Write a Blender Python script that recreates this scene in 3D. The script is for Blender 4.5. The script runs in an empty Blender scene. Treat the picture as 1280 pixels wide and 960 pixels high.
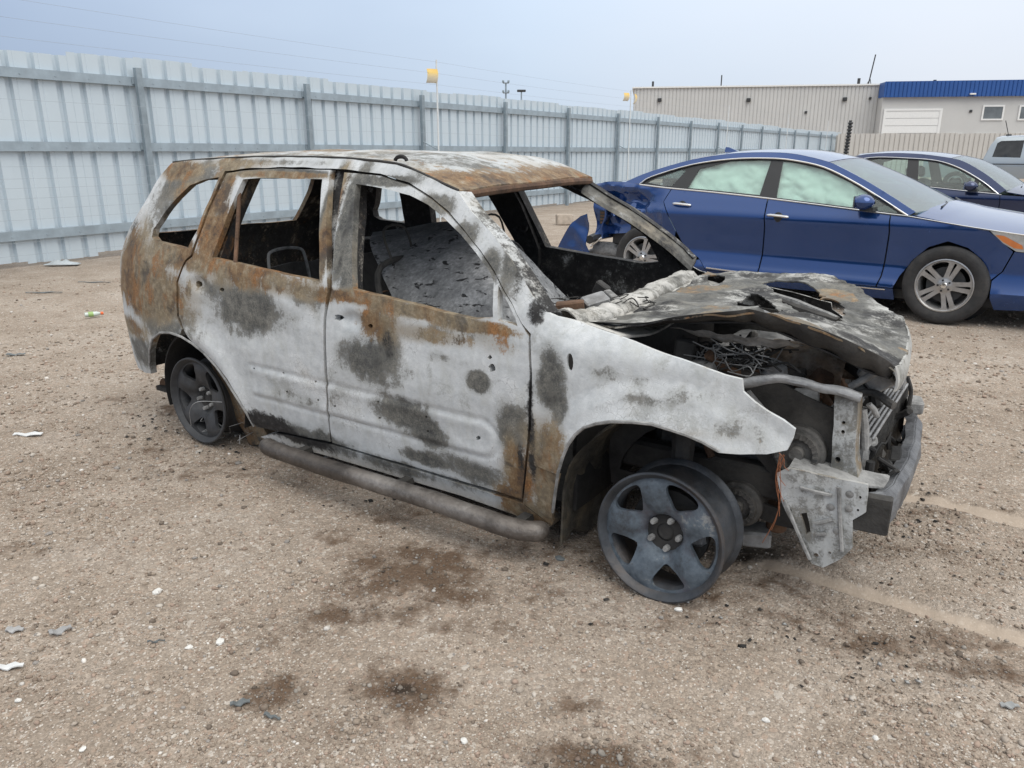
import bpy, math, random
import numpy as np
from mathutils import Vector, Matrix, noise
from mathutils.geometry import delaunay_2d_cdt

# ------------------------------------------------------------------ camera, sky, sun, exposure
FPX = 961.0                                   # focal length for a picture 1280 wide
PITCH = math.atan2(290.0, FPX)
CAM_H = 1.40
scene = bpy.context.scene
cam_data = bpy.data.cameras.new("camera")
cam_data.sensor_fit = 'HORIZONTAL'
cam_data.sensor_width = 36.0
cam_data.lens = 36.0 * FPX / 1280.0
cam_data.clip_start = 0.05
cam_data.clip_end = 3000.0
cam = bpy.data.objects.new("camera", cam_data)
scene.collection.objects.link(cam)
cam.location = (0, 0, CAM_H)
cam.rotation_euler = (math.pi / 2 - PITCH, 0, 0)
scene.camera = cam

SUN_EL, SUN_AZ = math.radians(58), math.radians(150)      # high veiled sun behind and right of the camera
world = bpy.data.worlds.new("World")
scene.world = world
world.use_nodes = True
wn = world.node_tree
wn.nodes.clear()
w_out = wn.nodes.new('ShaderNodeOutputWorld')
w_bg = wn.nodes.new('ShaderNodeBackground')
w_bg.inputs['Strength'].default_value = 0.1
w_sky = wn.nodes.new('ShaderNodeTexSky')
w_sky.sky_type = 'NISHITA'
w_sky.sun_disc = False
w_sky.sun_elevation = SUN_EL
w_sky.sun_rotation = SUN_AZ
w_sky.air_density = 1.0
w_sky.dust_density = 2.0
w_co = wn.nodes.new('ShaderNodeTexCoord')
w_noise = wn.nodes.new('ShaderNodeTexNoise')               # broad soft cloud banks
w_noise.inputs['Scale'].default_value = 1.6
w_noise.inputs['Detail'].default_value = 5.0
w_noise.inputs['Roughness'].default_value = 0.45
w_map = wn.nodes.new('ShaderNodeMapping')
w_map.inputs['Scale'].default_value = (1, 1, 3.0)
w_map.inputs['Location'].default_value = (0.3, 0.1, 0.0)
w_dot = wn.nodes.new('ShaderNodeVectorMath'); w_dot.operation = 'DOT_PRODUCT'
w_dot.inputs[1].default_value = (0.80, 0.05, -0.55)        # cloud deck thins towards the right and the horizon
w_add = wn.nodes.new('ShaderNodeMath'); w_add.operation = 'MULTIPLY_ADD'
w_add.inputs[1].default_value = 0.55
w_ramp = wn.nodes.new('ShaderNodeValToRGB')
e = w_ramp.color_ramp.elements
e[0].position = 0.0; e[0].color = (0.305, 0.38, 0.51, 1)
e[1].position = 1.0; e[1].color = (0.645, 0.685, 0.755, 1)
m_ = e.new(0.5); m_.color = (0.50, 0.59, 0.71, 1)
w_scale = wn.nodes.new('ShaderNodeVectorMath'); w_scale.operation = 'SCALE'
w_scale.inputs['Scale'].default_value = 10.0
w_mix = wn.nodes.new('ShaderNodeMix'); w_mix.data_type = 'RGBA'
w_mix.inputs[0].default_value = 0.93
L = wn.links.new
L(w_co.outputs['Generated'], w_map.inputs['Vector'])
L(w_map.outputs[0], w_noise.inputs['Vector'])
L(w_co.outputs['Generated'], w_dot.inputs[0])
w_off = wn.nodes.new('ShaderNodeMath'); w_off.operation = 'MULTIPLY_ADD'
w_off.inputs[1].default_value = 1.2; w_off.inputs[2].default_value = 0.22
L(w_dot.outputs['Value'], w_off.inputs[0])
L(w_noise.outputs[0], w_add.inputs[0])
L(w_off.outputs[0], w_add.inputs[2])
L(w_add.outputs[0], w_ramp.inputs[0])
w_sep = wn.nodes.new('ShaderNodeSeparateXYZ'); L(w_co.outputs['Generated'], w_sep.inputs[0])
w_zen = wn.nodes.new('ShaderNodeMath'); w_zen.operation = 'MULTIPLY_ADD'; w_zen.use_clamp = False      # an overcast sky is about three times brighter overhead than at the horizon
w_zm = wn.nodes.new('ShaderNodeMath'); w_zm.operation = 'MAXIMUM'; w_zm.inputs[1].default_value = 0.0
L(w_sep.outputs[2], w_zm.inputs[0]); L(w_zm.outputs[0], w_zen.inputs[0]); w_zen.inputs[1].default_value = 15.0; w_zen.inputs[2].default_value = 10.0
L(w_zen.outputs[0], w_scale.inputs['Scale'])
w_neu = wn.nodes.new('ShaderNodeMix'); w_neu.data_type = 'RGBA'; w_neu.clamp_factor = True
w_zf = wn.nodes.new('ShaderNodeMath'); w_zf.operation = 'MULTIPLY_ADD'; w_zf.use_clamp = True; w_zf.inputs[1].default_value = 2.2; w_zf.inputs[2].default_value = -0.45
L(w_zm.outputs[0], w_zf.inputs[0]); L(w_zf.outputs[0], w_neu.inputs[0])
L(w_ramp.outputs[0], w_neu.inputs[6]); w_neu.inputs[7].default_value = (0.56, 0.555, 0.54, 1)                # the thick deck overhead is plain grey-white
L(w_neu.outputs[2], w_scale.inputs[0])
L(w_sky.outputs[0], w_mix.inputs[6])
L(w_scale.outputs[0], w_mix.inputs[7])
L(w_mix.outputs[2], w_bg.inputs['Color'])
L(w_bg.outputs[0], w_out.inputs['Surface'])

sun_data = bpy.data.lights.new("sun", 'SUN')
sun_data.energy = 1.5
sun_data.angle = math.radians(50)
sun_data.color = (1.0, 0.97, 0.92)
sun = bpy.data.objects.new("sun", sun_data)
scene.collection.objects.link(sun)
sun_dir = Vector((math.sin(SUN_AZ) * math.cos(SUN_EL), math.cos(SUN_AZ) * math.cos(SUN_EL), math.sin(SUN_EL)))
sun.rotation_euler = sun_dir.to_track_quat('Z', 'Y').to_euler()
sun.location = (0, 0, 30)

vs = scene.view_settings
vs.view_transform = 'Standard'
vs.look = 'None'
vs.exposure = 0.2
vs.gamma = 1.0
vs.use_curve_mapping = False

random.seed(7)
rng = np.random.default_rng(7)
COL = scene.collection

# ------------------------------------------------------------------ measuring helpers (photo survey -> metres)
SC, SS = math.cos(PITCH), math.sin(PITCH)
CAMP = np.array([0, 0, CAM_H])
def ray(u, v):
    x = (u - 640) / FPX; y = (480 - v) / FPX
    return np.array([x, SC + y * SS, -SS + y * SC])
def ground_pt(u, v, z=0.0):
    d = ray(u, v)
    return CAMP + d * ((z - CAM_H) / d[2])
class Frame:
    """a car's own axes: x forward, y to its left, z up"""
    def __init__(s, o, deg):
        a = math.radians(deg); s.deg = deg
        s.o = np.array([o[0], o[1], 0.0])
        s.ex = np.array([math.cos(a), math.sin(a), 0]); s.ey = np.array([-math.sin(a), math.cos(a), 0])
    def loc(s, p):
        q = np.asarray(p) - s.o
        return np.array([q @ s.ex, q @ s.ey, q[2]])
    def at(s, u, v, k, val):
        d = ray(u, v); A = s.loc(CAMP); D = np.array([d @ s.ex, d @ s.ey, d[2]])
        return A + D * ((val - A[k]) / D[k])
    def y(s, u, v, val): return s.at(u, v, 1, val)
    def x(s, u, v, val): return s.at(u, v, 0, val)
    def z(s, u, v, val): return s.at(u, v, 2, val)
    def side(s, u, v, Y):
        yy = -0.85
        for i in range(60):
            p = s.y(u, v, yy); yy = 0.4 * yy - 0.6 * float(Y(p[0], p[2]))
        return p
    def w(s, p):
        p = np.asarray(p); return s.o + s.ex * p[0] + s.ey * p[1] + np.array([0, 0, p[2]])

# ------------------------------------------------------------------ mesh helpers
def tag(o, label=None, cat=None, group=None, kind=None):
    if label: o['label'] = label
    if cat: o['category'] = cat
    if group: o['group'] = group
    if kind: o['kind'] = kind
    return o
def empty(name, loc=(0, 0, 0), rz=0.0):
    o = bpy.data.objects.new(name, None)
    o.empty_display_size = 0.2
    COL.objects.link(o); o.location = loc; o.rotation_euler = (0, 0, rz)
    return o
def link_mesh(name, me, m, parent=None, sharp=35):
    if m is not None and len(me.materials) == 0: me.materials.append(m)
    me.polygons.foreach_set('use_smooth', np.ones(len(me.polygons), dtype=bool))
    if sharp: me.set_sharp_from_angle(angle=math.radians(sharp))
    o = bpy.data.objects.new(name, me)
    COL.objects.link(o)
    if parent is not None: o.parent = parent
    return o
def mesh_np(name, V, Fs):
    me = bpy.data.meshes.new(name)
    me.from_pydata([tuple(map(float, v)) for v in V], [], [tuple(map(int, f)) for f in Fs])
    me.update()
    return me
def fast_mesh(name, V, T):
    """V (n,3) float, T (m,k) int, all faces with k corners"""
    me = bpy.data.meshes.new(name)
    V = np.ascontiguousarray(V, dtype=np.float32); T = np.ascontiguousarray(T, dtype=np.int32)
    k = T.shape[1]
    me.vertices.add(len(V)); me.vertices.foreach_set('co', V.ravel())
    me.loops.add(T.size); me.loops.foreach_set('vertex_index', T.ravel())
    me.polygons.add(len(T)); me.polygons.foreach_set('loop_start', np.arange(0, T.size, k, dtype=np.int32))
    me.update(calc_edges=True)
    return me
def set_attr(me, name, arr):
    a = me.color_attributes.new(name, 'FLOAT_COLOR', 'POINT')
    c = np.ones((len(me.vertices), 4), dtype=np.float32); c[:, :arr.shape[1]] = arr
    a.data.foreach_set('color', c.ravel())

class MB:
    """collects shapes into ONE mesh"""
    def __init__(s): s.v = []; s.f = []
    def add(s, V, Fs):
        n = len(s.v); s.v += [tuple(map(float, p)) for p in V]; s.f += [tuple(i + n for i in f) for f in Fs]; return s
    def box(s, a, b, bev=0.0):
        (x0, y0, z0), (x1, y1, z1) = a, b
        if bev <= 0:
            V = [(x, y, z) for x in (x0, x1) for y in (y0, y1) for z in (z0, z1)]
            return s.add(V, [(0, 1, 3, 2), (4, 6, 7, 5), (0, 4, 5, 1), (2, 3, 7, 6), (0, 2, 6, 4), (1, 5, 7, 3)])
        b_ = bev
        ring = [(x0 + b_, y0), (x1 - b_, y0), (x1, y0 + b_), (x1, y1 - b_), (x1 - b_, y1), (x0 + b_, y1), (x0, y1 - b_), (x0, y0 + b_)]
        cx, cy = (x0 + x1) / 2, (y0 + y1) / 2
        sx = (x1 - x0 - 2 * b_) / (x1 - x0); sy = (y1 - y0 - 2 * b_) / (y1 - y0)
        V = []
        for z, k in ((z0, 1), (z0 + b_, 0), (z1 - b_, 0), (z1, 1)):
            for (x, y) in ring:
                V.append((cx + (x - cx) * sx, cy + (y - cy) * sy, z) if k else (x, y, z))
        Fs = [tuple(range(7, -1, -1)), tuple(range(24, 32))]
        for r in range(3):
            for i in range(8):
                j = (i + 1) % 8; Fs.append((r * 8 + i, r * 8 + j, r * 8 + 8 + j, r * 8 + 8 + i))
        return s.add(V, Fs)
    def obox(s, c, ax, ay, az, bev=0.0):
        """box with centre c and half-axis vectors"""
        t = MB().box((-1, -1, -1), (1, 1, 1))
        c, ax, ay, az = map(np.asarray, (c, ax, ay, az))
        return s.add([c + ax * p[0] + ay * p[1] + az * p[2] for p in t.v], t.f)
    def tube(s, pts, r, n=8, cap=True, closed=False):
        P = [np.asarray(p, float) for p in pts]
        rs = r if hasattr(r, '__len__') else [r] * len(P)
        m = len(P); V = []; up = None
        for i in range(m):
            a = P[(i - 1) % m] if (i > 0 or closed) else P[i]
            b = P[(i + 1) % m] if (i < m - 1 or closed) else P[i]
            t = b - a; t = t / (np.linalg.norm(t) + 1e-12)
            if up is None:
                up = np.array([0, 0, 1.0]) if abs(t[2]) < 0.9 else np.array([1.0, 0, 0])
            up = up - t * (up @ t); up = up / (np.linalg.norm(up) + 1e-12)
            sd = np.cross(t, up)
            for k in range(n):
                a_ = 2 * math.pi * k / n
                V.append(P[i] + rs[i] * (math.cos(a_) * up + math.sin(a_) * sd))
        Fs = []
        for i in range(m if closed else m - 1):
            j = (i + 1) % m
            for k in range(n):
                l = (k + 1) % n; Fs.append((i * n + k, i * n + l, j * n + l, j * n + k))
        if cap and not closed:
            Fs.append(tuple(range(n - 1, -1, -1))); Fs.append(tuple((m - 1) * n + k for k in range(n)))
        return s.add(V, Fs)
    def lathe(s, prof, n=32, c=(0, 0, 0), ax='y', closed=False):
        """profile [(radius, axial)] spun round the axis"""
        V = []; m = len(prof)
        for (r, h) in prof:
            for k in range(n):
                a = 2 * math.pi * k / n; p, q = r * math.cos(a), r * math.sin(a)
                V.append({'x': (c[0] + h, c[1] + p, c[2] + q), 'y': (c[0] + p, c[1] + h, c[2] + q), 'z': (c[0] + p, c[1] + q, c[2] + h)}[ax])
        Fs = []
        for i in range(m if closed else m - 1):
            j = (i + 1) % m
            for k in range(n):
                l = (k + 1) % n
                Fs.append((i * n + k, j * n + k, j * n + l, i * n + l))
        return s.add(V, Fs)
    def xform(s, M):
        s.v = [tuple(M @ Vector(p)) for p in s.v]; return s
    def jitter(s, amp, sc):
        s.v = [tuple(Vector(p) + amp * noise.noise_vector(Vector(p) * sc)) for p in s.v]; return s
    def build(s, name, m, parent=None, sharp=35):
        return link_mesh(name, mesh_np(name, s.v, s.f), m, parent, sharp)

def resample(poly, h, closed=True):
    P = [np.asarray(p, float) for p in poly]; out = []
    n = len(P)
    for i in range(n if closed else n - 1):
        a, b = P[i], P[(i + 1) % n]
        k = max(1, int(round(np.linalg.norm(b - a) / h)))
        for j in range(k): out.append(a + (b - a) * j / k)
    if not closed: out.append(P[-1])
    return np.array(out)
def spline(P, n=6, closed=False):
    """Catmull-Rom through the points"""
    P = [np.asarray(p, float) for p in P]; m = len(P); out = []
    for i in range(m if closed else m - 1):
        p0 = P[(i - 1) % m] if (closed or i > 0) else 2 * P[0] - P[1]
        p1, p2 = P[i], P[(i + 1) % m]
        p3 = P[(i + 2) % m] if (closed or i + 2 < m) else 2 * P[-1] - P[-2]
        for j in range(n):
            t = j / n
            out.append(0.5 * (2 * p1 + (p2 - p0) * t + (2 * p0 - 5 * p1 + 4 * p2 - p3) * t * t + (3 * p1 - p0 - 3 * p2 + p3) * t ** 3))
    if not closed: out.append(P[-1])
    return out
def inside(poly, pts):
    poly = np.asarray(poly); x, y = pts[:, 0], pts[:, 1]; c = np.zeros(len(pts), bool)
    n = len(poly); j = n - 1
    for i in range(n):
        xi, yi = poly[i]; xj, yj = poly[j]
        if yi != yj:
            c ^= ((yi > y) != (yj > y)) & (x < (xj - xi) * (y - yi) / (yj - yi) + xi)
        j = i
    return c
def fill2d(outer, holes, h):
    loops = [resample(outer, h)] + [resample(q, min(h, 0.02 if h < 0.03 else h)) for q in holes]
    B = np.vstack(loops)
    lo, hi = B.min(0), B.max(0)
    gx = np.arange(lo[0] + h * .31, hi[0], h); gy = np.arange(lo[1] + h * .27, hi[1], h * .866)
    G = np.array([(x + (h / 2 if j % 2 else 0), y) for j, y in enumerate(gy) for x in gx]) if len(gx) and len(gy) else np.zeros((0, 2))
    if len(G):
        k = inside(outer, G)
        for q in holes: k &= ~inside(q, G)
        G = G[k]
    if len(G):
        keep = np.ones(len(G), bool)
        for i in range(0, len(G), 2000):
            d = ((G[i:i + 2000, None, :] - B[None]) ** 2).sum(2).min(1); keep[i:i + 2000] = d > (0.55 * h) ** 2
        G = G[keep]
    P = np.vstack([B, G]); E = []; n0 = 0
    for l in loops:
        m = len(l); E += [(n0 + i, n0 + (i + 1) % m) for i in range(m)]; n0 += m
    v, ed, fa, *_ = delaunay_2d_cdt([Vector(p) for p in P], E, [], 0, 1e-6)
    v = np.array([tuple(p) for p in v]); T = np.array([f for f in fa if len(f) == 3])
    cen = v[T].mean(1); k = inside(outer, cen)
    for q in holes: k &= ~inside(q, cen)
    T = T[k]
    a, b, c = v[T[:, 0]], v[T[:, 1]], v[T[:, 2]]
    ar = (b[:, 0] - a[:, 0]) * (c[:, 1] - a[:, 1]) - (b[:, 1] - a[:, 1]) * (c[:, 0] - a[:, 0])
    T[ar < 0] = T[ar < 0][:, ::-1]
    return v, T
def sheet(name, outer, holes, h, lift, thick, m, parent=None, wear=None, flip=False, crumple=0.0, csc=6.0, back=True, seed=0.0):
    """a piece of sheet metal: outline in 2D, lifted to 3D by lift(a,b), with real thickness (vector or function)"""
    v, T = fill2d(outer, holes, h)
    A = lift(v[:, 0], v[:, 1])
    if crumple:
        A = A + np.array([crumple * np.array(noise.noise_vector(Vector(p) * csc + Vector((seed, seed, seed)))) for p in A])
    th = thick(v[:, 0], v[:, 1]) if callable(thick) else np.tile(np.asarray(thick, float), (len(A), 1))
    Bk = A + th
    cnt = {}
    for t in T:
        for i in range(3):
            e_ = (t[i], t[(i + 1) % 3]); cnt[e_] = cnt.get(e_, 0) + 1
    rim = [e_ for e_ in cnt if (e_[1], e_[0]) not in cnt]
    n = len(A); V = [A]; Fs = [T]
    if back:
        V.append(Bk); Fs.append(T[:, ::-1] + n); base = 2 * n
        rv = []; rf = []
        for (i, j) in rim:
            k = base + len(rv); rv += [A[i], A[j], Bk[j], Bk[i]]
            rf += [(k, k + 3, k + 2), (k, k + 2, k + 1)]
        if rv: V.append(np.array(rv)); Fs.append(np.array(rf))
    V = np.vstack(V); Fs = np.vstack(Fs)
    if flip: Fs = Fs[:, ::-1]
    me = fast_mesh(name, V, Fs)
    if wear is not None:
        w = wear(v[:, 0], v[:, 1])
        full = np.zeros((len(V), 3)); full[:n] = w
        if back:
            wb = w.copy(); wb[:, 2] = np.maximum(wb[:, 2], 0.70); wb[:, 1] = np.maximum(wb[:, 1], .6)
            full[n:2 * n] = wb
            if len(rim):
                idx = np.array([[i, j, j, i] for (i, j) in rim]).ravel(); full[2 * n:] = np.clip(w[idx] + np.array([.25, 0, .1]), 0, 1)
        set_attr(me, 'wear', full)
    return link_mesh(name, me, m, parent, 40)
def grid_surf(name, P, m, parent=None, thick=None, sharp=40, wear=None):
    """P (nu,nv,3) grid of points -> sheet"""
    P = np.asarray(P, float); nu, nv = P.shape[:2]
    V = P.reshape(-1, 3); Q = []
    for i in range(nu - 1):
        for j in range(nv - 1):
            a = i * nv + j; Q.append((a, a + 1, a + nv + 1, a + nv))
    Q = np.array(Q); n = len(V)
    if thick is not None:
        V2 = V + np.asarray(thick, float)
        per = [(0, j) for j in range(nv)] + [(i, nv - 1) for i in range(1, nu)] + [(nu - 1, j) for j in range(nv - 2, -1, -1)] + [(i, 0) for i in range(nu - 2, 0, -1)]
        ids = [i * nv + j for i, j in per]
        side_ = np.array([(ids[k], ids[k] + n, ids[(k + 1) % len(ids)] + n, ids[(k + 1) % len(ids)]) for k in range(len(ids))])
        Q = np.vstack([Q, Q[:, ::-1] + n, side_]); V = np.vstack([V, V2])
    me = fast_mesh(name, V, Q)
    if wear is not None: set_attr(me, 'wear', wear(V))
    return link_mesh(name, me, m, parent, sharp)
class TPS:
    """smooth surface through scattered heights"""
    def __init__(s, P, Z, reg=1e-4):
        P = np.asarray(P, float); n = len(P); s.P = P
        K = s.k(P, P) + reg * np.eye(n); Q = np.hstack([np.ones((n, 1)), P])
        A = np.zeros((n + 3, n + 3)); A[:n, :n] = K; A[:n, n:] = Q; A[n:, :n] = Q.T
        s.w = np.linalg.solve(A, np.concatenate([np.asarray(Z, float), np.zeros(3)]))
    def k(s, A, B):
        d2 = ((A[:, None] - B[None]) ** 2).sum(2); return 0.5 * d2 * np.log(d2 + 1e-12)
    def __call__(s, a, b):
        q = np.column_stack([np.atleast_1d(a), np.atleast_1d(b)])
        return s.k(q, s.P) @ s.w[:-3] + np.hstack([np.ones((len(q), 1)), q]) @ s.w[-3:]

# ------------------------------------------------------------------ materials
def new_mat(name):
    m = bpy.data.materials.new(name); m.use_nodes = True
    nt = m.node_tree; b = nt.nodes['Principled BSDF']
    return m, nt, b
class NT:
    def __init__(s, nt): s.nt = nt
    def n(s, typ, ins=None, **kw):
        nd = s.nt.nodes.new('ShaderNode' + typ)
        for k, v in kw.items(): setattr(nd, k, v)
        for k, v in (ins or {}).items(): s.set(nd.inputs[k], v)
        return nd
    def set(s, sock, v):
        if hasattr(v, 'is_output') or isinstance(v, bpy.types.NodeSocket): s.nt.links.new(v, sock)
        else: sock.default_value = v
    def co(s, kind='Object', scale=None, loc=None):
        c = s.n('TexCoord').outputs[kind]
        if scale is not None or loc is not None:
            c = s.n('Mapping', {'Vector': c, 'Scale': scale or (1, 1, 1), 'Location': loc or (0, 0, 0)}).outputs[0]
        return c
    def noise(s, vec, scale, detail=4, rough=0.55, dist=0.0):
        return s.n('TexNoise', {'Vector': vec, 'Scale': scale, 'Detail': detail, 'Roughness': rough, 'Distortion': dist}).outputs[0]
    def vor(s, vec, scale, feature='F1', out='Distance', rand=1.0):
        nd = s.n('TexVoronoi', {'Vector': vec, 'Scale': scale, 'Randomness': rand}, feature=feature); return nd.outputs[out]
    def math(s, op, a, b=0.0, c=0.0, clamp=False):
        nd = s.n('Math', {0: a, 1: b, 2: c}, operation=op, use_clamp=clamp); return nd.outputs[0]
    def ramp(s, fac, stops, interp='LINEAR'):
        nd = s.n('ValToRGB', {0: fac}); cr = nd.color_ramp; cr.interpolation = interp
        for i, (p, col) in enumerate(stops):
            el = cr.elements[i] if i < 2 else cr.elements.new(p)
            el.position = p; el.color = (col, col, col, 1) if not hasattr(col, '__len__') else (*col[:3], 1)
        return nd.outputs[0]
    def mix(s, fac, a, b, mode='MIX'):
        nd = s.n('Mix', data_type='RGBA', blend_type=mode)
        for i, v in ((0, fac), (6, a), (7, b)):
            if not isinstance(v, bpy.types.NodeSocket) and hasattr(v, '__len__'): v = (*v[:3], 1)
            s.set(nd.inputs[i], v)
        return nd.outputs[2]
    def step(s, x, lo, hi):
        nd = s.n('MapRange', {0: x, 1: lo, 2: hi, 3: 0.0, 4: 1.0}, interpolation_type='SMOOTHSTEP'); return nd.outputs[0]
    def bump(s, h, strength, dist, normal=None):
        nd = s.n('Bump', {'Height': h, 'Strength': strength, 'Distance': dist})
        if normal is not None: s.nt.links.new(normal, nd.inputs['Normal'])
        return nd.outputs[0]
def plain(name, col, rough=0.6, metal=0.0, var=0.15, scale=12.0, bump=0.0, bscale=60.0, coat=0.0, dirt=None, kind='Object', spec=0.5):
    m, nt, b = new_mat(name); g = NT(nt); co = g.co(kind)
    n1 = g.noise(co, scale, 6, 0.6)
    lo = [c * (1 - var) for c in col]; hi = [min(1, c * (1 + var)) for c in col]
    c = g.ramp(n1, [(0.3, lo), (0.7, hi)])
    if dirt:
        n2 = g.noise(co, scale * 0.35, 8, 0.7)
        c = g.mix(g.math('MULTIPLY', g.step(n2, 0.42, 0.7), dirt[1]), c, dirt[0])
    nt.links.new(c, b.inputs['Base Color'])
    r = g.ramp(n1, [(0.2, max(0.02, rough - 0.08)), (0.8, min(1, rough + 0.08))])
    nt.links.new(r, b.inputs['Roughness'])
    b.inputs['Metallic'].default_value = metal
    b.inputs['Coat Weight'].default_value = coat
    b.inputs['Coat Roughness'].default_value = 0.06
    b.inputs['Specular IOR Level'].default_value = spec
    if bump: nt.links.new(g.bump(g.noise(co, bscale, 5, 0.6), bump, 0.01), b.inputs['Normal'])
    return m
def burn_mat(name, ash_lo=(.32, .345, .36), ash_hi=(.63, .65, .66)):
    """fire-scaled sheet steel: white ash, bare grey patches, rust and soot, placed by the 'wear' attribute"""
    m, nt, b = new_mat(name); g = NT(nt); co = g.co('Object')
    at = g.n('Attribute', attribute_name='wear'); sp = g.n('SeparateColor', {0: at.outputs['Color']})
    n1 = g.noise(co, 6.0, 8, 0.62, 0.4); n2 = g.noise(co, 30.0, 8, 0.68, 0.2); n3 = g.noise(co, 150.0, 5, 0.65)
    n4 = g.noise(g.co('Object', scale=(1, 1, .4), loc=(3, 1, 2)), 15.0, 8, 0.65, 0.3); n5 = g.noise(g.co('Object', loc=(7, 3, 1)), 3.2, 6, 0.6, 0.3)
    def c_(n, k): return g.math('MULTIPLY', g.math('SUBTRACT', n, 0.5), k)
    a1 = g.math('ADD', g.math('ADD', c_(n1, 1.1), c_(n4, .7)), g.math('ADD', c_(n2, 0.9), c_(n3, 0.5)))
    a2 = g.math('ADD', c_(n4, 1.5), g.math('ADD', c_(n2, 0.9), c_(n3, 0.6)))
    ash = g.ramp(g.math('MULTIPLY_ADD', n2, 0.45, g.math('MULTIPLY', n5, 0.55)), [(0.30, ash_lo), (0.46, tuple((x * .45 + y * .55) for x, y in zip(ash_lo, ash_hi))), (0.62, ash_hi)])
    ash = g.mix(g.math('MULTIPLY', g.step(n4, .47, .70), .40), ash, (.40, .405, .37))
    ash = g.mix(g.math('MULTIPLY', g.step(g.math('ADD', n1, c_(n3, .3)), .56, .66), .45), ash, (.27, .275, .26))
    grey = g.ramp(g.math('ADD', g.math('MULTIPLY', n3, .3), g.math('ADD', g.math('MULTIPLY', n2, .4), g.math('MULTIPLY', n5, .3))), [(0.38, (.040, .041, .043)), (0.48, (.105, .105, .098)), (0.57, (.19, .185, .165)), (0.67, (.32, .315, .30))])
    rust = g.ramp(g.math('ADD', g.math('MULTIPLY', n4, 0.45), g.math('ADD', g.math('MULTIPLY', n2, 0.35), g.math('MULTIPLY', n3, .2))), [(0.36, (.034, .027, .024)), (0.43, (.085, .056, .038)), (0.50, (.17, .105, .055)), (0.56, (.235, .165, .095)), (0.66, (.34, .31, .26))])
    rust = g.mix(g.math('MULTIPLY', g.step(n5, .44, .58), .65), rust, g.ramp(n2, [(.35, (.13, .115, .085)), (.55, (.27, .235, .165)), (.7, (.36, .33, .27))]))
    rust = g.mix(g.math('MULTIPLY', g.step(g.noise(g.co('Object', scale=(1, 1, .5), loc=(9, 4, 4)), 9.0, 6, .6), .54, .66), .8), rust, g.ramp(n3, [(.35, (.13, .058, .022)), (.65, (.34, .165, .06))]))
    rust = g.mix(g.math('MULTIPLY', g.step(n1, .44, .34), .7), rust, (.045, .040, .038))
    soot = g.ramp(n2, [(0.3, (.010, .010, .011)), (0.55, (.028, .027, .027)), (0.75, (.085, .084, .082))])
    mg = g.step(g.math('ADD', sp.outputs[1], a1), 0.36, 0.68)
    wash = g.math('MULTIPLY', g.step(g.math('ADD', sp.outputs[1], c_(n1, 1.8)), 0.05, 0.8), .6)
    mr = g.step(g.math('ADD', sp.outputs[0], a2), 0.40, 0.68)
    rw = g.math('MULTIPLY', g.step(g.math('ADD', sp.outputs[0], c_(n5, 1.6)), 0.12, 0.8), .75)
    ms = g.step(g.math('ADD', sp.outputs[2], a1), 0.36, 0.70)
    c = g.mix(wash, ash, (.235, .232, .21))
    c = g.mix(mg, c, grey)
    edge = g.math('MULTIPLY', g.math('SUBTRACT', 1.0, g.math('ABSOLUTE', g.math('MULTIPLY_ADD', mg, 2.0, -1.0))), 0.25)
    c = g.mix(edge, c, (.10, .10, .098))
    c = g.mix(rw, c, (.25, .20, .13))
    c = g.mix(mr, c, rust)
    c = g.mix(ms, c, soot)
    fl = g.step(g.vor(co, 120.0), 0.0, 0.19)                      # fine flecks and pits
    flm = g.math('MULTIPLY', g.math('SUBTRACT', 1.0, fl), g.step(n1, 0.50, 0.60))
    c = g.mix(g.math('MULTIPLY', flm, .6), c, (.07, .07, .07))
    ck = g.math('MULTIPLY', g.step(g.vor(g.n('VectorMath', {0: co, 1: g.n('VectorMath', {0: g.n('TexNoise', {'Vector': co, 'Scale': 20.0}).outputs[1], 'Scale': .05}, operation='SCALE').outputs[0]}, operation='ADD').outputs[0], 42.0, 'DISTANCE_TO_EDGE'), .045, .0), g.step(g.math('ADD', n5, c_(n2, .5)), .52, .62))
    c = g.mix(g.math('MULTIPLY', ck, .45), c, (.10, .10, .098))
    nt.links.new(c, b.inputs['Base Color'])
    b.inputs['Roughness'].default_value = 0.72
    b.inputs['Specular IOR Level'].default_value = 0.35
    h = g.math('ADD', g.math('MULTIPLY', n2, 1.0), g.math('ADD', g.math('MULTIPLY', n3, 0.35), g.math('MULTIPLY', mg, -0.5)))
    nt.links.new(g.bump(h, 0.35, 0.006), b.inputs['Normal'])
    return m
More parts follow.
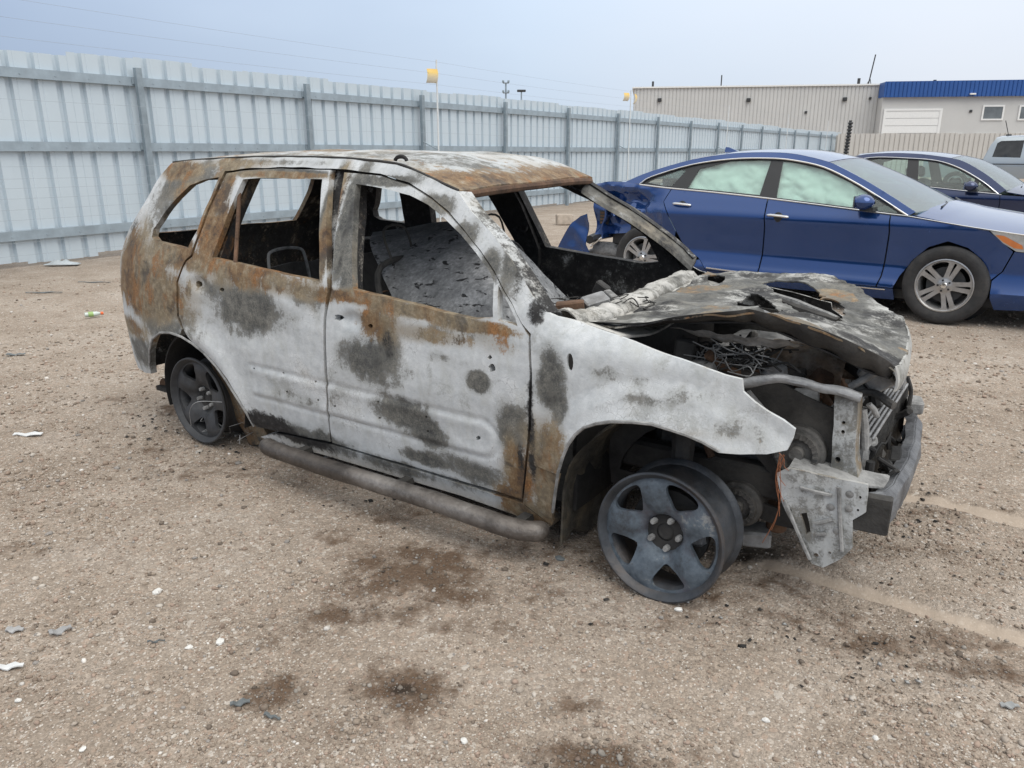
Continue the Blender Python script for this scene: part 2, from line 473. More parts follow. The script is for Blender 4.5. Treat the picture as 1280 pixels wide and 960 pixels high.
# ------------------------------------------------------------------ ground
def G(u, v): p = ground_pt(u, v); return p[:2]
STAINS = []            # (x, y, rx, ry, angle, strength, channel)
def stain(u, v, ru, rv, s, ch=0, rot=0.0):
    c = G(u, v); a = G(u + ru, v); b = G(u, v + rv)
    STAINS.append((c[0], c[1], abs(a[0] - c[0]), abs(b[1] - c[1]), rot, s, ch))
for q in [(520, 712, 85, 34, .95), (450, 765, 80, 16, .8), (560, 745, 60, 22, .6), (505, 858, 52, 28, 1.0), (340, 862, 38, 22, .85),
          (735, 945, 70, 24, .95), (720, 880, 40, 22, .6), (410, 790, 40, 22, .45), (330, 800, 30, 14, .4), (440, 900, 70, 22, .4),
          (600, 780, 60, 16, .4), (840, 940, 55, 16, .45), (430, 670, 45, 12, .5), (800, 770, 120, 24, .30), (690, 745, 60, 20, .45),
          (1000, 770, 90, 14, .5), (1130, 805, 120, 16, .75), (1235, 835, 80, 18, .7), (60, 690, 90, 14, .45), (240, 590, 70, 10, .5),
          (215, 510, 40, 8, .6), (100, 540, 80, 7, .3), (190, 560, 60, 8, .45), (1215, 640, 90, 8, .5), (900, 735, 120, 22, .55),
          (1080, 690, 130, 16, .45), (30, 850, 50, 20, .25), (1180, 690, 60, 12, .35), (130, 500, 60, 6, .35), (330, 660, 70, 8, .3),
          (620, 690, 90, 20, .35), (740, 690, 70, 20, .65), (300, 580, 80, 8, .5), (520, 640, 120, 10, .5)]:
    stain(*q)
# oily black smears under the engine
for q in [(930, 690, 70, 14, .75), (1010, 705, 50, 10, .5), (505, 862, 20, 9, .8), (735, 948, 28, 8, .5)]: stain(*q, ch=1)
PALE = [[G(960, 702), G(1040, 725), G(1120, 750), G(1200, 775), G(1290, 800), G(1500, 850)],
        [G(1120, 618), G(1180, 630), G(1290, 655), G(1400, 672)]]
RUTS = [[G(930 + k * 22, 792 - k * 2), G(1030 + k * 24, 845 - k * 6), G(1150 + k * 20, 905 - k * 12)] for k in range(-1, 4)]
def seg_dist(X, Y, line):
    d = np.full(X.shape, 1e9)
    for (a, b) in zip(line[:-1], line[1:]):
        ab = b - a; t = np.clip(((X - a[0]) * ab[0] + (Y - a[1]) * ab[1]) / (ab @ ab), 0, 1)
        d = np.minimum(d, np.hypot(X - a[0] - t * ab[0], Y - a[1] - t * ab[1]))
    return d
def vnoise(X, Y, sc, seed=0.0):
    """cheap value noise on arrays"""
    x = X * sc + seed * 17.3; y = Y * sc + seed * 5.1
    xi = np.floor(x); yi = np.floor(y); fx = x - xi; fy = y - yi
    fx = fx * fx * (3 - 2 * fx); fy = fy * fy * (3 - 2 * fy)
    def hsh(a, b):
        v = np.sin(a * 127.1 + b * 311.7) * 43758.5453; return v - np.floor(v)
    return (hsh(xi, yi) * (1 - fx) + hsh(xi + 1, yi) * fx) * (1 - fy) + (hsh(xi, yi + 1) * (1 - fx) + hsh(xi + 1, yi + 1) * fx) * fy
def ground_h(X, Y):
    R_ = np.hypot(X, Y); near = np.clip(1.5 - R_ / 14.0, 0, 1)
    h = (vnoise(X, Y, 1.3, 1) - .5) * .022 + (vnoise(X, Y, 4.0, 2) - .5) * .014 + (vnoise(X, Y, 13, 3) - .5) * .010 + (vnoise(X, Y, 37, 4) - .5) * .006
    for k, ln in enumerate(PALE):
        d = seg_dist(X, Y, ln); w = .034 + .008 * k
        h = h - .016 * np.exp(-(d / w) ** 4) + .012 * np.exp(-((d - w * 1.8) / (w * .55)) ** 2)
    for ln in RUTS:
        d = seg_dist(X, Y, ln); h = h + .007 * np.exp(-((d - .02) / .014) ** 2) - .007 * np.exp(-(d / .016) ** 2)
    return h * near - .008
ang = np.concatenate([np.radians(np.linspace(28, 152, 560)), np.radians(np.linspace(152, 388, 70))[1:-1]])
rad = np.concatenate([[0.02], 0.55 * (900 / 0.55) ** (np.linspace(0, 1, 560) ** 1.12)])
rad = np.sort(rad)
AA, RR = np.meshgrid(ang, rad)
GX, GY = RR * np.cos(AA), RR * np.sin(AA)
GZ = ground_h(GX, GY)
nr, na = GX.shape
V = np.column_stack([GX.ravel(), GY.ravel(), GZ.ravel()])
ii, jj = np.meshgrid(np.arange(nr - 1), np.arange(na), indexing='ij')
a_ = ii * na + jj; b_ = ii * na + (jj + 1) % na
Q = np.column_stack([a_.ravel(), (a_ + na).ravel(), (b_ + na).ravel(), b_.ravel()])
gme = fast_mesh('ground', V, Q)
def ground_masks(X, Y):
    st = np.zeros(X.shape); bl = np.zeros(X.shape); pa = np.zeros(X.shape)
    for (cx, cy, rx, ry, rot, s, ch) in STAINS:
        d = np.sqrt(((X - cx) / rx) ** 2 + ((Y - cy) / ry) ** 2); f = s * np.clip((1.75 - d) / 1.25, 0, 1)
        if ch == 0: st = np.maximum(st, f)
        else: bl = np.maximum(bl, f)
    for k, ln in enumerate(PALE): pa = np.maximum(pa, np.exp(-(seg_dist(X, Y, ln) / (.042 + .012 * k)) ** 4))
    return st, pa, bl
gst, gpa, gbl = ground_masks(V[:, 0], V[:, 1])
set_attr(gme, 'marks', np.column_stack([gst, gpa, gbl]))

def gravel_mat():
    m, nt, b = new_mat('gravel ground'); g = NT(nt); co = g.co('Object')
    at = g.n('Attribute', attribute_name='marks'); sp = g.n('SeparateColor', {0: at.outputs['Color']})
    n0 = g.noise(co, 0.45, 5, 0.6); n1 = g.noise(co, 2.6, 6, 0.6); n2 = g.noise(co, 17.0, 6, 0.6); n3 = g.noise(co, 90, 4, 0.6)
    v1 = g.n('TexVoronoi', {'Vector': co, 'Scale': 75.0, 'Randomness': 1.0}); v2 = g.n('TexVoronoi', {'Vector': co, 'Scale': 210.0})
    base = g.ramp(g.math('MULTIPLY_ADD', n1, .55, g.math('MULTIPLY', n0, .45)), [(0.34, (.235, .190, .150)), (0.5, (.312, .260, .212)), (0.64, (.385, .335, .286))])
    s1 = g.n('SeparateColor', {0: v1.outputs['Color']}); s2 = g.n('SeparateColor', {0: v2.outputs['Color']})
    t1 = g.ramp(s1.outputs[0], [(0.0, .70), (.5, .95), (.85, 1.1), (1.0, 1.4)]); t2 = g.ramp(s2.outputs[1], [(0.0, .62), (.6, 1.0), (1.0, 1.45)])
    c = g.mix(0.5, base, t1, 'MULTIPLY'); c = g.mix(0.5, c, t2, 'MULTIPLY')
    c = g.mix(g.math('MULTIPLY', g.step(s1.outputs[2], .955, .98), .7), c, (.50, .46, .41))
    c = g.mix(g.math('MULTIPLY', g.step(s1.outputs[1], .90, .95), .55), c, (.36, .27, .21))
    c = g.mix(g.math('MULTIPLY', g.step(n3, .64, .78), .6), c, (.46, .42, .37))
    c = g.mix(g.step(s2.outputs[2], .93, .97), c, (.52, .48, .43))
    c = g.mix(g.math('MULTIPLY', g.step(n3, .38, .26), .7), c, (.13, .10, .08))
    dmp = g.step(g.math('ADD', sp.outputs[0], g.math('ADD', g.math('MULTIPLY_ADD', n2, 1.5, -.75), g.math('MULTIPLY_ADD', g.noise(co, 6.0, 6, .65, .4), 1.9, -.95))), .22, .95)
    c = g.mix(g.math('MULTIPLY', dmp, .88), c, g.mix(n3, (.035, .021, .013), (.15, .095, .06)))
    dk = g.step(g.math('ADD', sp.outputs[2], g.math('MULTIPLY_ADD', n2, .8, -.4)), .3, .8)
    c = g.mix(g.math('MULTIPLY', dk, .8), c, (.022, .018, .015))
    pl = g.step(g.math('ADD', sp.outputs[1], g.math('MULTIPLY_ADD', n2, .8, -.4)), .34, .72)
    c = g.mix(g.math('MULTIPLY', pl, .75), c, g.mix(n2, (.36, .295, .235), (.47, .40, .33)))
    nt.links.new(c, b.inputs['Base Color'])
    b.inputs['Roughness'].default_value = 0.95; b.inputs['Specular IOR Level'].default_value = 0.15
    hgt = g.math('ADD', g.math('MULTIPLY', v1.outputs['Distance'], -1.0), g.math('ADD', g.math('MULTIPLY', v2.outputs['Distance'], -.5), g.math('ADD', g.math('MULTIPLY', n2, 1.2), n3)))
    flat = g.math('MULTIPLY_ADD', pl, -.7, 1.0)
    nd = g.n('Bump', {'Height': hgt, 'Strength': flat, 'Distance': 0.0035}); nt.links.new(nd.outputs[0], b.inputs['Normal'])
    return m
M_GRAVEL = gravel_mat()
tag(link_mesh('ground', gme, M_GRAVEL, sharp=None), kind='structure')

# loose pebbles, nobody could count them
def pebble_mat():
    m, nt, b = new_mat('pebbles'); g = NT(nt)
    at = g.n('Attribute', attribute_name='tint')
    n = g.noise(g.co('Object'), 160.0, 4, .6)
    c = g.mix(.5, at.outputs['Color'], g.ramp(n, [(.3, .65), (.7, 1.3)]), 'MULTIPLY')
    nt.links.new(c, b.inputs['Base Color']); b.inputs['Roughness'].default_value = .9; b.inputs['Specular IOR Level'].default_value = .25
    return m
def pebbles(N):
    t = (1 + 5 ** .5) / 2
    ico = np.array([(-1, t, 0), (1, t, 0), (-1, -t, 0), (1, -t, 0), (0, -1, t), (0, 1, t), (0, -1, -t), (0, 1, -t), (t, 0, -1), (t, 0, 1), (-t, 0, -1), (-t, 0, 1)]) / 1.9
    fi = np.array([(0, 11, 5), (0, 5, 1), (0, 1, 7), (0, 7, 10), (0, 10, 11), (1, 5, 9), (5, 11, 4), (11, 10, 2), (10, 7, 6), (7, 1, 8), (3, 9, 4), (3, 4, 2), (3, 2, 6), (3, 6, 8), (3, 8, 9), (4, 9, 5), (2, 4, 11), (6, 2, 10), (8, 6, 7), (9, 8, 1)])
    U = rng.uniform(-160, 1440, N * 3); Vv = 250 + (1100 - 250) * rng.uniform(0, 1, N * 3) ** 0.72      # even in the picture: far stones thin out on the ground
    x = (U - 640) / FPX; y = (480 - Vv) / FPX; dz = -SS + y * SC; tt = -CAM_H / dz
    X, Y = x * tt, (SC + y * SS) * tt
    cl = vnoise(X, Y, 2.2, 9) * .6 + vnoise(X, Y, 7.0, 8) * .4
    keep = (rng.uniform(0, 1, len(X)) < np.clip((cl - .22) * 1.7, .05, 1)) & (Y < 9)
    st, pa, bl = ground_masks(X, Y)
    keep &= pa < .3
    X, Y, st = X[keep][:N], Y[keep][:N], st[keep][:N]; n = len(X)
    r = np.clip(rng.lognormal(math.log(.0029), .52, n), .0014, .013) * np.clip(np.hypot(X, Y) / 2.6, .8, 2.4)
    r = np.minimum(r, .014)
    sc = rng.uniform(.65, 1.25, (n, 3)) * r[:, None]; sc[:, 2] *= .7
    an = rng.uniform(0, 2 * math.pi, n); ca, sa = np.cos(an), np.sin(an)
    P = ico[None] * (1 + rng.uniform(-.28, .28, (n, 12, 1))) * sc[:, None, :]
    Xr = P[..., 0] * ca[:, None] - P[..., 1] * sa[:, None]; Yr = P[..., 0] * sa[:, None] + P[..., 1] * ca[:, None]
    Zg = ground_h(X, Y)
    W = np.stack([Xr + X[:, None], Yr + Y[:, None], P[..., 2] + (Zg + r * .22)[:, None]], 2).reshape(-1, 3)
    T = (fi[None] + (np.arange(n) * 12)[:, None, None]).reshape(-1, 3)
    me = fast_mesh('pebbles', W, T)
    pal = np.array([(.30, .245, .195), (.37, .32, .27), (.24, .185, .145), (.33, .25, .20), (.46, .42, .37), (.16, .13, .105), (.28, .26, .24), (.60, .57, .53)])
    pk = rng.choice(8, n, p=[.28, .23, .15, .14, .1, .04, .045, .015])
    tint = pal[pk] * rng.uniform(.9, 1.15, (n, 1)) * (1 - .55 * np.clip(st, 0, 1))[:, None]
    set_attr(me, 'tint', np.repeat(tint, 12, axis=0))
    return tag(link_mesh('loose_gravel', me, pebble_mat(), sharp=None), 'loose tan and grey gravel scattered over the yard ground', 'gravel', kind='stuff')
pebbles(60000)

# ------------------------------------------------------------------ steel sheet fence
FA = ground_pt(0, 337); FD = np.array([648 / 1004.0, 1.0, 0]); FD /= np.linalg.norm(FD)
FN = np.array([-FD[1], FD[0], 0])                 # away from the yard
F_ANG = math.atan2(FD[1], FD[0])
M_SHEET = plain('galvanised sheet', (.54, .62, .675), .42, .1, .03, .6, dirt=((.45, .52, .56), .25))
M_RAIL = plain('fence steel', (.34, .41, .46), .5, .35, .15, 5.0, dirt=((.24, .28, .31), .5))
M_POST = plain('fence post steel', (.30, .36, .40), .5, .4, .2, 6.0, dirt=((.20, .23, .25), .5))
fence = empty('steel_fence', tuple(FA), F_ANG)    # local x along the fence, +y away from the yard
tag(fence, 'tall pale galvanised sheet steel fence with posts and rails behind the cars', 'fence')
PH = 0.3048
def rib_profile(n, x0=0.0):
    P = [(x0, 0.0)]
    for k in range(n):
        c = x0 + PH * (k + .5)
        P += [(c - .044, 0.0), (c - .026, .050), (c + .026, .050), (c + .044, 0.0)]
        P += [(c + PH * .33 - .012, 0), (c + PH * .33, .006), (c + PH * .33 + .012, 0)] if k < n - 1 else []
    P.append((x0 + PH * n + .012, 0.0))
    return P
def corrugated(name, n, z0, z1, t=.003):
    P = rib_profile(n); m = MB(); V = []
    for (x, y) in P: V += [(x, y, z0), (x, y, z1), (x, y + t, z1), (x, y + t, z0)]
    Fs = []
    for i in range(len(P) - 1):
        a, b = 4 * i, 4 * i + 4
        for k in range(4): Fs.append((a + k, a + (k + 1) % 4, b + (k + 1) % 4, b + k))
    Fs += [(3, 2, 1, 0), tuple(4 * (len(P) - 1) + k for k in range(4))]
    return mesh_np(name, V, Fs)
smesh = corrugated('sheet_panel', 3, 0, 2.56)
K0, K1 = -4.2, 51.6
nsheet = int((K1 - K0) / (3 * PH))
for i in range(nsheet):
    if i == 0:
        o = link_mesh('sheet_panel', smesh, M_SHEET, fence, 25); first_sheet = o
    else:
        o = first_sheet.copy(); COL.objects.link(o); o.parent = fence
    k = K0 + i * 3 * PH
    dz = .03 + .016 * math.sin(i * 2.1) + .012 * math.sin(i * .77 + 1)
    if i in (6, 7): dz += .03
    if 33 < k < 47: dz -= .05 * math.sin((k - 33) / 14 * math.pi)
    o.location = (k, .062 + .0035 * (i % 2), dz + .02); o.rotation_euler = (0, random.uniform(-.004, .004), 0)
POSTK = [2.24 - .07 + 3.072 * j for j in range(-2, 17)]
post_mb = MB().box((-.045, -.075, -.1), (.045, .0, 2.50), .006)
for zz in (2.33, 1.467, .387): post_mb.box((-.075, -.002, zz - .045), (.075, .012, zz + .045))
post0 = None
for j, k in enumerate(POSTK):
    if post0 is None: o = post0 = post_mb.build('post', M_POST, fence)
    else: o = post0.copy(); COL.objects.link(o); o.parent = fence
    o.location = (k, -.01, random.uniform(-.02, .03))
rmb = MB()                                        # C-section rail
rmb.box((.03, .004, -.058), (3.05, .012, .058)); rmb.box((.03, .012, .050), (3.05, .058, .058)); rmb.box((.03, .012, -.058), (3.05, .058, -.050))
for q in range(7): rmb.lathe([(0, -.006), (.009, -.006), (.011, 0)], 8, (.25 + q * .43, .004, -.01), 'y')
rail0 = None
for j, k in enumerate(POSTK):
    for zz in (2.33, 1.467, .387):
        if rail0 is None: o = rail0 = rmb.build('rail', M_RAIL, fence)
        else: o = rail0.copy(); COL.objects.link(o); o.parent = fence
        o.location = (k, .001, zz)
def fence_pt(k, off, z): p = FA + FD * k + FN * off; return (p[0], p[1], z)

# electric wire fence in front of it
M_WIRE = plain('fence wire', (.36, .41, .46), .5, .5, .1)
M_POLE = plain('fibreglass pole', (.66, .68, .68), .5, 0, .1)
def sign_mat():
    m, nt, b = new_mat('warning sign plastic'); g = NT(nt); co = g.co('Object')
    s = g.n('SeparateXYZ', {0: co}); z = s.outputs[2]
    c = g.ramp(g.math('MULTIPLY_ADD', z, 3.3, .5), [(0.0, (.83, .80, .72)), (.38, (.80, .72, .52)), (.7, (.78, .55, .16)), (1.0, (.62, .40, .10))])
    nt.links.new(c, b.inputs['Base Color']); b.inputs['Roughness'].default_value = .45
    return m
M_SIGN = sign_mat()
EP = [8.35 - 9.2, 8.35, 17.55, 26.7, 35.9, 45.0]
ez = [.20, .35, .50, .62, .74, .87, .99, 1.10, 1.24, 1.77, 2.00, 2.68, 2.89, 3.10]
elec = empty('electric_fence', fence_pt(8.35, -.42, 0), F_ANG)
tag(elec, 'electric security fence of thin wires on white poles before the steel fence', 'fence')
for z in ez:
    mb = MB()
    for (a, b) in zip(EP[:-1], EP[1:]):
        mb.tube([(a + (b - a) * t - 8.35, 0, z - .02 * (4 * t * (1 - t))) for t in np.linspace(0, 1, 7)], .0016, 4, cap=False)
    mb.build('wire', M_WIRE, elec)
for j, k in enumerate(EP):
    mb = MB().tube([(k - 8.35 + .0, .012, -.1), (k - 8.35 + .005, .012, 3.14)], .017, 8)
    o = mb.build('pole', M_POLE, elec)
    MB().tube([(k - 8.35, .03, 1.45), (k - 8.35 - .10, .33, 1.60)], .012, 6).build('brace', M_POST, o)
def esign(k, off, z, s, flip=1):
    P = np.zeros((7, 7, 3))
    for i in range(7):
        for j in range(7):
            a, b = (i / 6 - .5), (j / 6 - .5)
            P[i, j] = (a * s, -.05 + .10 * (b - .1) ** 2 * 2.0 + .06 * a * a * 2, b * s * 1.1)
    o = grid_surf('warning_sign', P, M_SIGN, None, (0, .004, 0), 60)
    o.location = fence_pt(k, -.44, z); o.rotation_euler = (0, 0, F_ANG - math.radians(25) * flip)
    return o
tag(esign(8.35 - .17, 0, 2.83, .235), 'curled yellow and white warning sign on the nearer white pole above the fence', 'sign', 'warning signs on the electric fence')
tag(esign(17.55 - .36, 0, 2.93, .20), 'small yellow sign left of the far white pole above the fence', 'sign', 'warning signs on the electric fence')
tag(esign(17.55 + .27, 0, 2.90, .25, -.6), 'yellow and white sign right of the far white pole by the building corner', 'sign', 'warning signs on the electric fence')

# ------------------------------------------------------------------ beige fence, warehouse, poles far off
def hz(u, v, Y):
    """point at depth Y seen at a photo position"""
    r = ray(u, v); return CAMP + r * (Y / r[1])
M_BEIGE = plain('beige steel', (.53, .51, .475), .55, .05, .06, .8)
M_WALL = plain('warehouse cladding', (.57, .565, .545), .55, .05, .05, .4)
M_WHITEP = plain('white paint', (.80, .80, .78), .5, 0, .05)
M_BLUE = plain('blue parapet', (.018, .085, .30), .45, 0, .1, .6)
M_DARK = plain('dark iron', (.045, .047, .05), .6, .2, .3)
M_GLASSD = plain('window glass', (.16, .18, .19), .12, 0, .4, .6)
bf0 = hz(1057, 190, 50.5)
bfence = empty('beige_fence', (bf0[0] - .6, 50.5, 0), math.radians(-2))
tag(bfence, 'low beige corrugated steel fence before the warehouse', 'fence')
bm = corrugated('sheet_panel', 3, 0, 2.52)
b0 = None
for i in range(26):
    if b0 is None: o = b0 = link_mesh('sheet_panel', bm, M_BEIGE, bfence, 25)
    else: o = b0.copy(); COL.objects.link(o); o.parent = bfence
    o.location = (i * 3 * PH, .003 * (i % 2), random.uniform(-.02, .02))
for i in range(9):
    MB().box((-.05, .07, 0), (.05, .17, 2.4)).build('post', M_BEIGE, bfence).location = (i * 3, 0, 0)
cp = hz(1056, 190, 47.0)
mb = MB().tube([(0, 0, 0), (.12, 0, 3.15)], .085, 8)
for q in range(15): mb.lathe([(.09, 0), (.15, .05), (.15, .1), (.09, .15)], 8, (.05 + .006 * q, 0, .4 + q * .18), 'z')
tag(mb.build('corner_post', M_DARK), 'dark knobbly corner post where the steel fence meets the beige fence', 'post').location = (cp[0], 47.0, 0)

BY = 70.0
B_O = hz(790, 190, BY); B_ANG = math.radians(-9.5)       # long front turned a little so its left end wall is out of sight
bld = empty('warehouse', (B_O[0], BY, 0), B_ANG)
tag(bld, 'long beige metal warehouse with blue parapet and white roller door', 'building')
BD = np.array([math.cos(B_ANG), math.sin(B_ANG)]); BN = np.array([math.sin(B_ANG), -math.cos(B_ANG)])
def bface(u, off=0.0):
    o_ = B_O[:2] + BN * off; r = ray(u, 190)[:2]
    t, k = np.linalg.solve(np.array([[r[0], -BD[0]], [r[1], -BD[1]]]), o_); return t * r[1], k
def bx(u): return bface(u, 1.4 if u > 1090 else 0.0)[1]
def bz(v, u=None): return float(hz(u or 790, v, bface(u if u else 790, 1.4 if (u or 0) > 1090 else 0.0)[0])[2])
wm = corrugated('wall', 76, 0, bz(110.5))
link_mesh('wall', wm, M_WALL, bld, 25)
MB().box((-.05, .05, 0), (0, 26, bz(110.5))).build('end_wall', M_WALL, bld)
MB().box((-.2, -.15, bz(110.5)), (bx(1095), .45, bz(108.7))).build('roof_trim', M_WHITEP, bld)
MB().box((-.2, .45, bz(112)), (bx(1330), 26, bz(109.3))).build('roof', M_WHITEP, bld)
ob = MB().box((bx(1095), -1.4, 0), (bx(1400), .0, bz(119, 1200))).build('office_front', M_WALL, bld)
par = link_mesh('parapet', corrugated('parapet', 60, bz(121.5, 1150), bz(101.5, 1150)), M_BLUE, bld, 25); par.location = (bx(1094), -1.75, 0)
MB().box((bx(1094), -1.69, bz(121.0, 1150)), (bx(1094) + 60 * PH, -.2, bz(102.0, 1150))).build('parapet_return', M_BLUE, bld)
dr = empty('roller_door'); dr.parent = bld
d0, d1 = bx(1101), bx(1167)
dz1 = bz(138.5, 1135)
for q in range(8):
    MB().box((d0, -1.46, .02 + q * dz1 / 8), (d1, -1.42, (q + 1) * dz1 / 8 - .01)).build('door_slat', M_WHITEP, dr)
MB().box((d0 - .18, -1.5, 0), (d0, -1.41, dz1 + .16)).box((d1, -1.5, 0), (d1 + .18, -1.41, dz1 + .16)).box((d0, -1.5, dz1), (d1, -1.41, dz1 + .16)).build('door_frame', M_WHITEP, dr)
def bwin(u0, u1, v0, v1):
    w = empty('window'); w.parent = bld
    a, b, c, d = bx(u0), bx(u1), bz(v1, u0), bz(v0, u0)
    MB().box((a, -1.45, c), (b, -1.41, d)).build('pane', M_GLASSD, w)
    f = MB(); t = .12
    f.box((a - t, -1.48, c - t), (a, -1.405, d + t)).box((b, -1.48, c - t), (b + t, -1.405, d + t)).box((a, -1.48, d), (b, -1.405, d + t)).box((a, -1.48, c - t), (b, -1.405, c))
    f.build('frame', M_WHITEP, w)
for q in [(1221, 1244, 133.5, 148.5), (1266, 1290, 133.5, 148.5), (1182, 1198, 169, 183), (1216, 1240, 169, 183), (1262, 1290, 169, 183)]: bwin(*q)
for (u, v) in [(821, 125), (930, 125), (1048, 124)]:
    MB().box((bx(u) - .16, -.22, bz(v, u) - .16), (bx(u) + .16, -.01, bz(v, u) + .14), .03).build('wall_lamp', M_DARK, bld)
for (u, v) in [(1002, 140.5), (1079, 123), (1205, 139)]:
    MB().box((bx(u) - .1, -1.5 if u > 1095 else -.12, bz(v, u) - .1), (bx(u) + .1, -1.41 if u > 1095 else -.02, bz(v, u) + .1), .02).build('wall_box', M_DARK, bld)
MB().box((bx(1198), -1.98, bz(119, 1200)), (bx(1205), -1.76, bz(117, 1200)), .02).build('sign_lamp', M_WHITEP, bld)
for (u, v0, v1, r) in [(812, 110, 101, .09), (896, 109, 93, .05), (1065, 109, 97, .12), (1166, 102, 97, .13)]:
    MB().tube([(bx(u), .6, bz(v0, u) - .2), (bx(u), .6, bz(v1, u))], r, 8).build('roof_pipe', M_DARK, bld)
am = MB().tube([(bx(1079), 1.2, bz(109, 1080)), (bx(1084), 1.2, bz(66, 1080))], .05, 6)
am.tube([(bx(1075), 1.2, bz(109, 1080)), (bx(1081), 1.2, bz(97, 1080))], .03, 5).tube([(bx(1084), 1.2, bz(109, 1080)), (bx(1081), 1.2, bz(97, 1080))], .03, 5)
am.build('antenna_mast', M_DARK, bld)
for (u, vt, Y, nm, lb) in [(632.5, 103, 62.0, 'floodlight_pole', 'slim grey floodlight pole with two lamp heads beyond the fence'), (651.5, 115, 75.0, 'light_pole', 'thin dark light pole beyond the fence, right of the floodlight pole')]:
    p = hz(u, 190, Y); zt = float(hz(u, vt, Y)[2])
    t_ = empty(nm, (p[0], Y, 0)); tag(t_, lb, 'light pole')
    MB().tube([(0, 0, 0), (0, 0, zt)], [.10, .06], 8).build('pole', M_POST, t_)
    if nm == 'floodlight_pole':
        for dz in (0, .7):
            MB().box((-.22, -.1, zt - dz - .08), (.22, .1, zt - dz), .02).build('crossarm', M_POST, t_)
            for s_ in (-1, 1): MB().box((s_ * .2 - .08, -.15, zt - dz - .02), (s_ * .2 + .08, .12, zt - dz + .15), .03).build('lamp_head', M_POST, t_)
    else:
        MB().box((-.4, -.15, zt), (.4, .15, zt + .2), .04).build('lamp_head', M_DARK, t_)
# ------------------------------------------------------------------ burned SUV
RF = Frame((-.045, 3.607), -34.4)
suv = empty('burned_suv', tuple(RF.o), math.radians(RF.deg))
tag(suv, 'burned out small SUV shell with white ash, rust and bare rims', 'car')
ZK = [.05, .12, .20, .35, .55, .70, .80, .88, .94, 1.10, 1.25, 1.33, 1.39]
YK = [.775, .80, .825, .85, .866, .866, .858, .845, .825, .762, .69, .645, .60]
WF, WR = (1.215, .20), (-1.25, .225)               # wheel centres (x, z)
def RY(x, z):
    x = np.asarray(x, float); z = np.asarray(z, float)
    y = np.interp(z, ZK, YK)
    y = y - .13 * (np.clip(x - 1.15, 0, 1) / .65) ** 2 - .095 * (np.clip(-1.42 - x, 0, .52) / .52) ** 2
    for (cx, cz), r in ((WF, .40), (WR, .345)):
        d = np.hypot(x - cx, z - cz); y = y + .020 * np.exp(-((d - r) / .055) ** 2) * (z > cz - .05)
    df = np.hypot(x - WF[0], z - WF[1]); y = y + .016 * np.clip((.54 - df) / .05, 0, 1) * np.clip((x - .70) / .08, 0, 1) * (z > .35)      # flared wing edge
    y = y - .045 * (np.clip(z - .765, 0, 1) / .09) ** 2 * np.clip((x - .72) / .15, 0, 1)      # fender shoulder rolls in
    # shallow pressed strip along the doors, round end on the front door
    ax, az, bx_, bz_ = -.95, .405, .50, .400
    t = np.clip(((x - ax) * (bx_ - ax) + (z - az) * (bz_ - az)) / ((bx_ - ax) ** 2 + (bz_ - az) ** 2), 0, 1)
    d = np.hypot(x - ax - t * (bx_ - ax), z - az - t * (bz_ - az))
    dm = (x > -.80) & (x < .68)
    y = y - .006 * np.exp(-((d - .075) / .010) ** 2) * dm + .003 * np.exp(-((d - .05) / .02) ** 2) * dm
    for (hx, hz_) in ((-1.115, .815), (-.125, .765)):              # pressed handle cups
        y = y - .016 * np.exp(-((((x - hx) / .055) ** 2 + ((z - hz_) / .030) ** 2)) ** 2)
    # a few shallow buckles from the heat
    y = y - .012 * np.exp(-(((x - .05) / .22) ** 2 + ((z - .72) / .10) ** 2)) - .010 * np.exp(-(((x + .75) / .25) ** 2 + ((z - .68) / .10) ** 2))
    return y
def S(*pts):
    out = []
    for p in pts:
        q = RF.side(p[0], p[1], RY); out.append((max(q[0], -1.945), q[2]))
    return out
def side_lift(sg, dy=0.0):
    return lambda a, b: np.column_stack([a, sg * (RY(a, b) - dy), b])
WEAR = []
def wz(ch, u, v, ru, rv, s=1.0):
    (a, b) = S((u, v))[0]; (a2, b2) = S((u + ru, v))[0]; (a3, b3) = S((u, v + rv))[0]
    WEAR.append((ch, a, b, .80 * abs(a2 - a), .80 * abs(b3 - b), s))
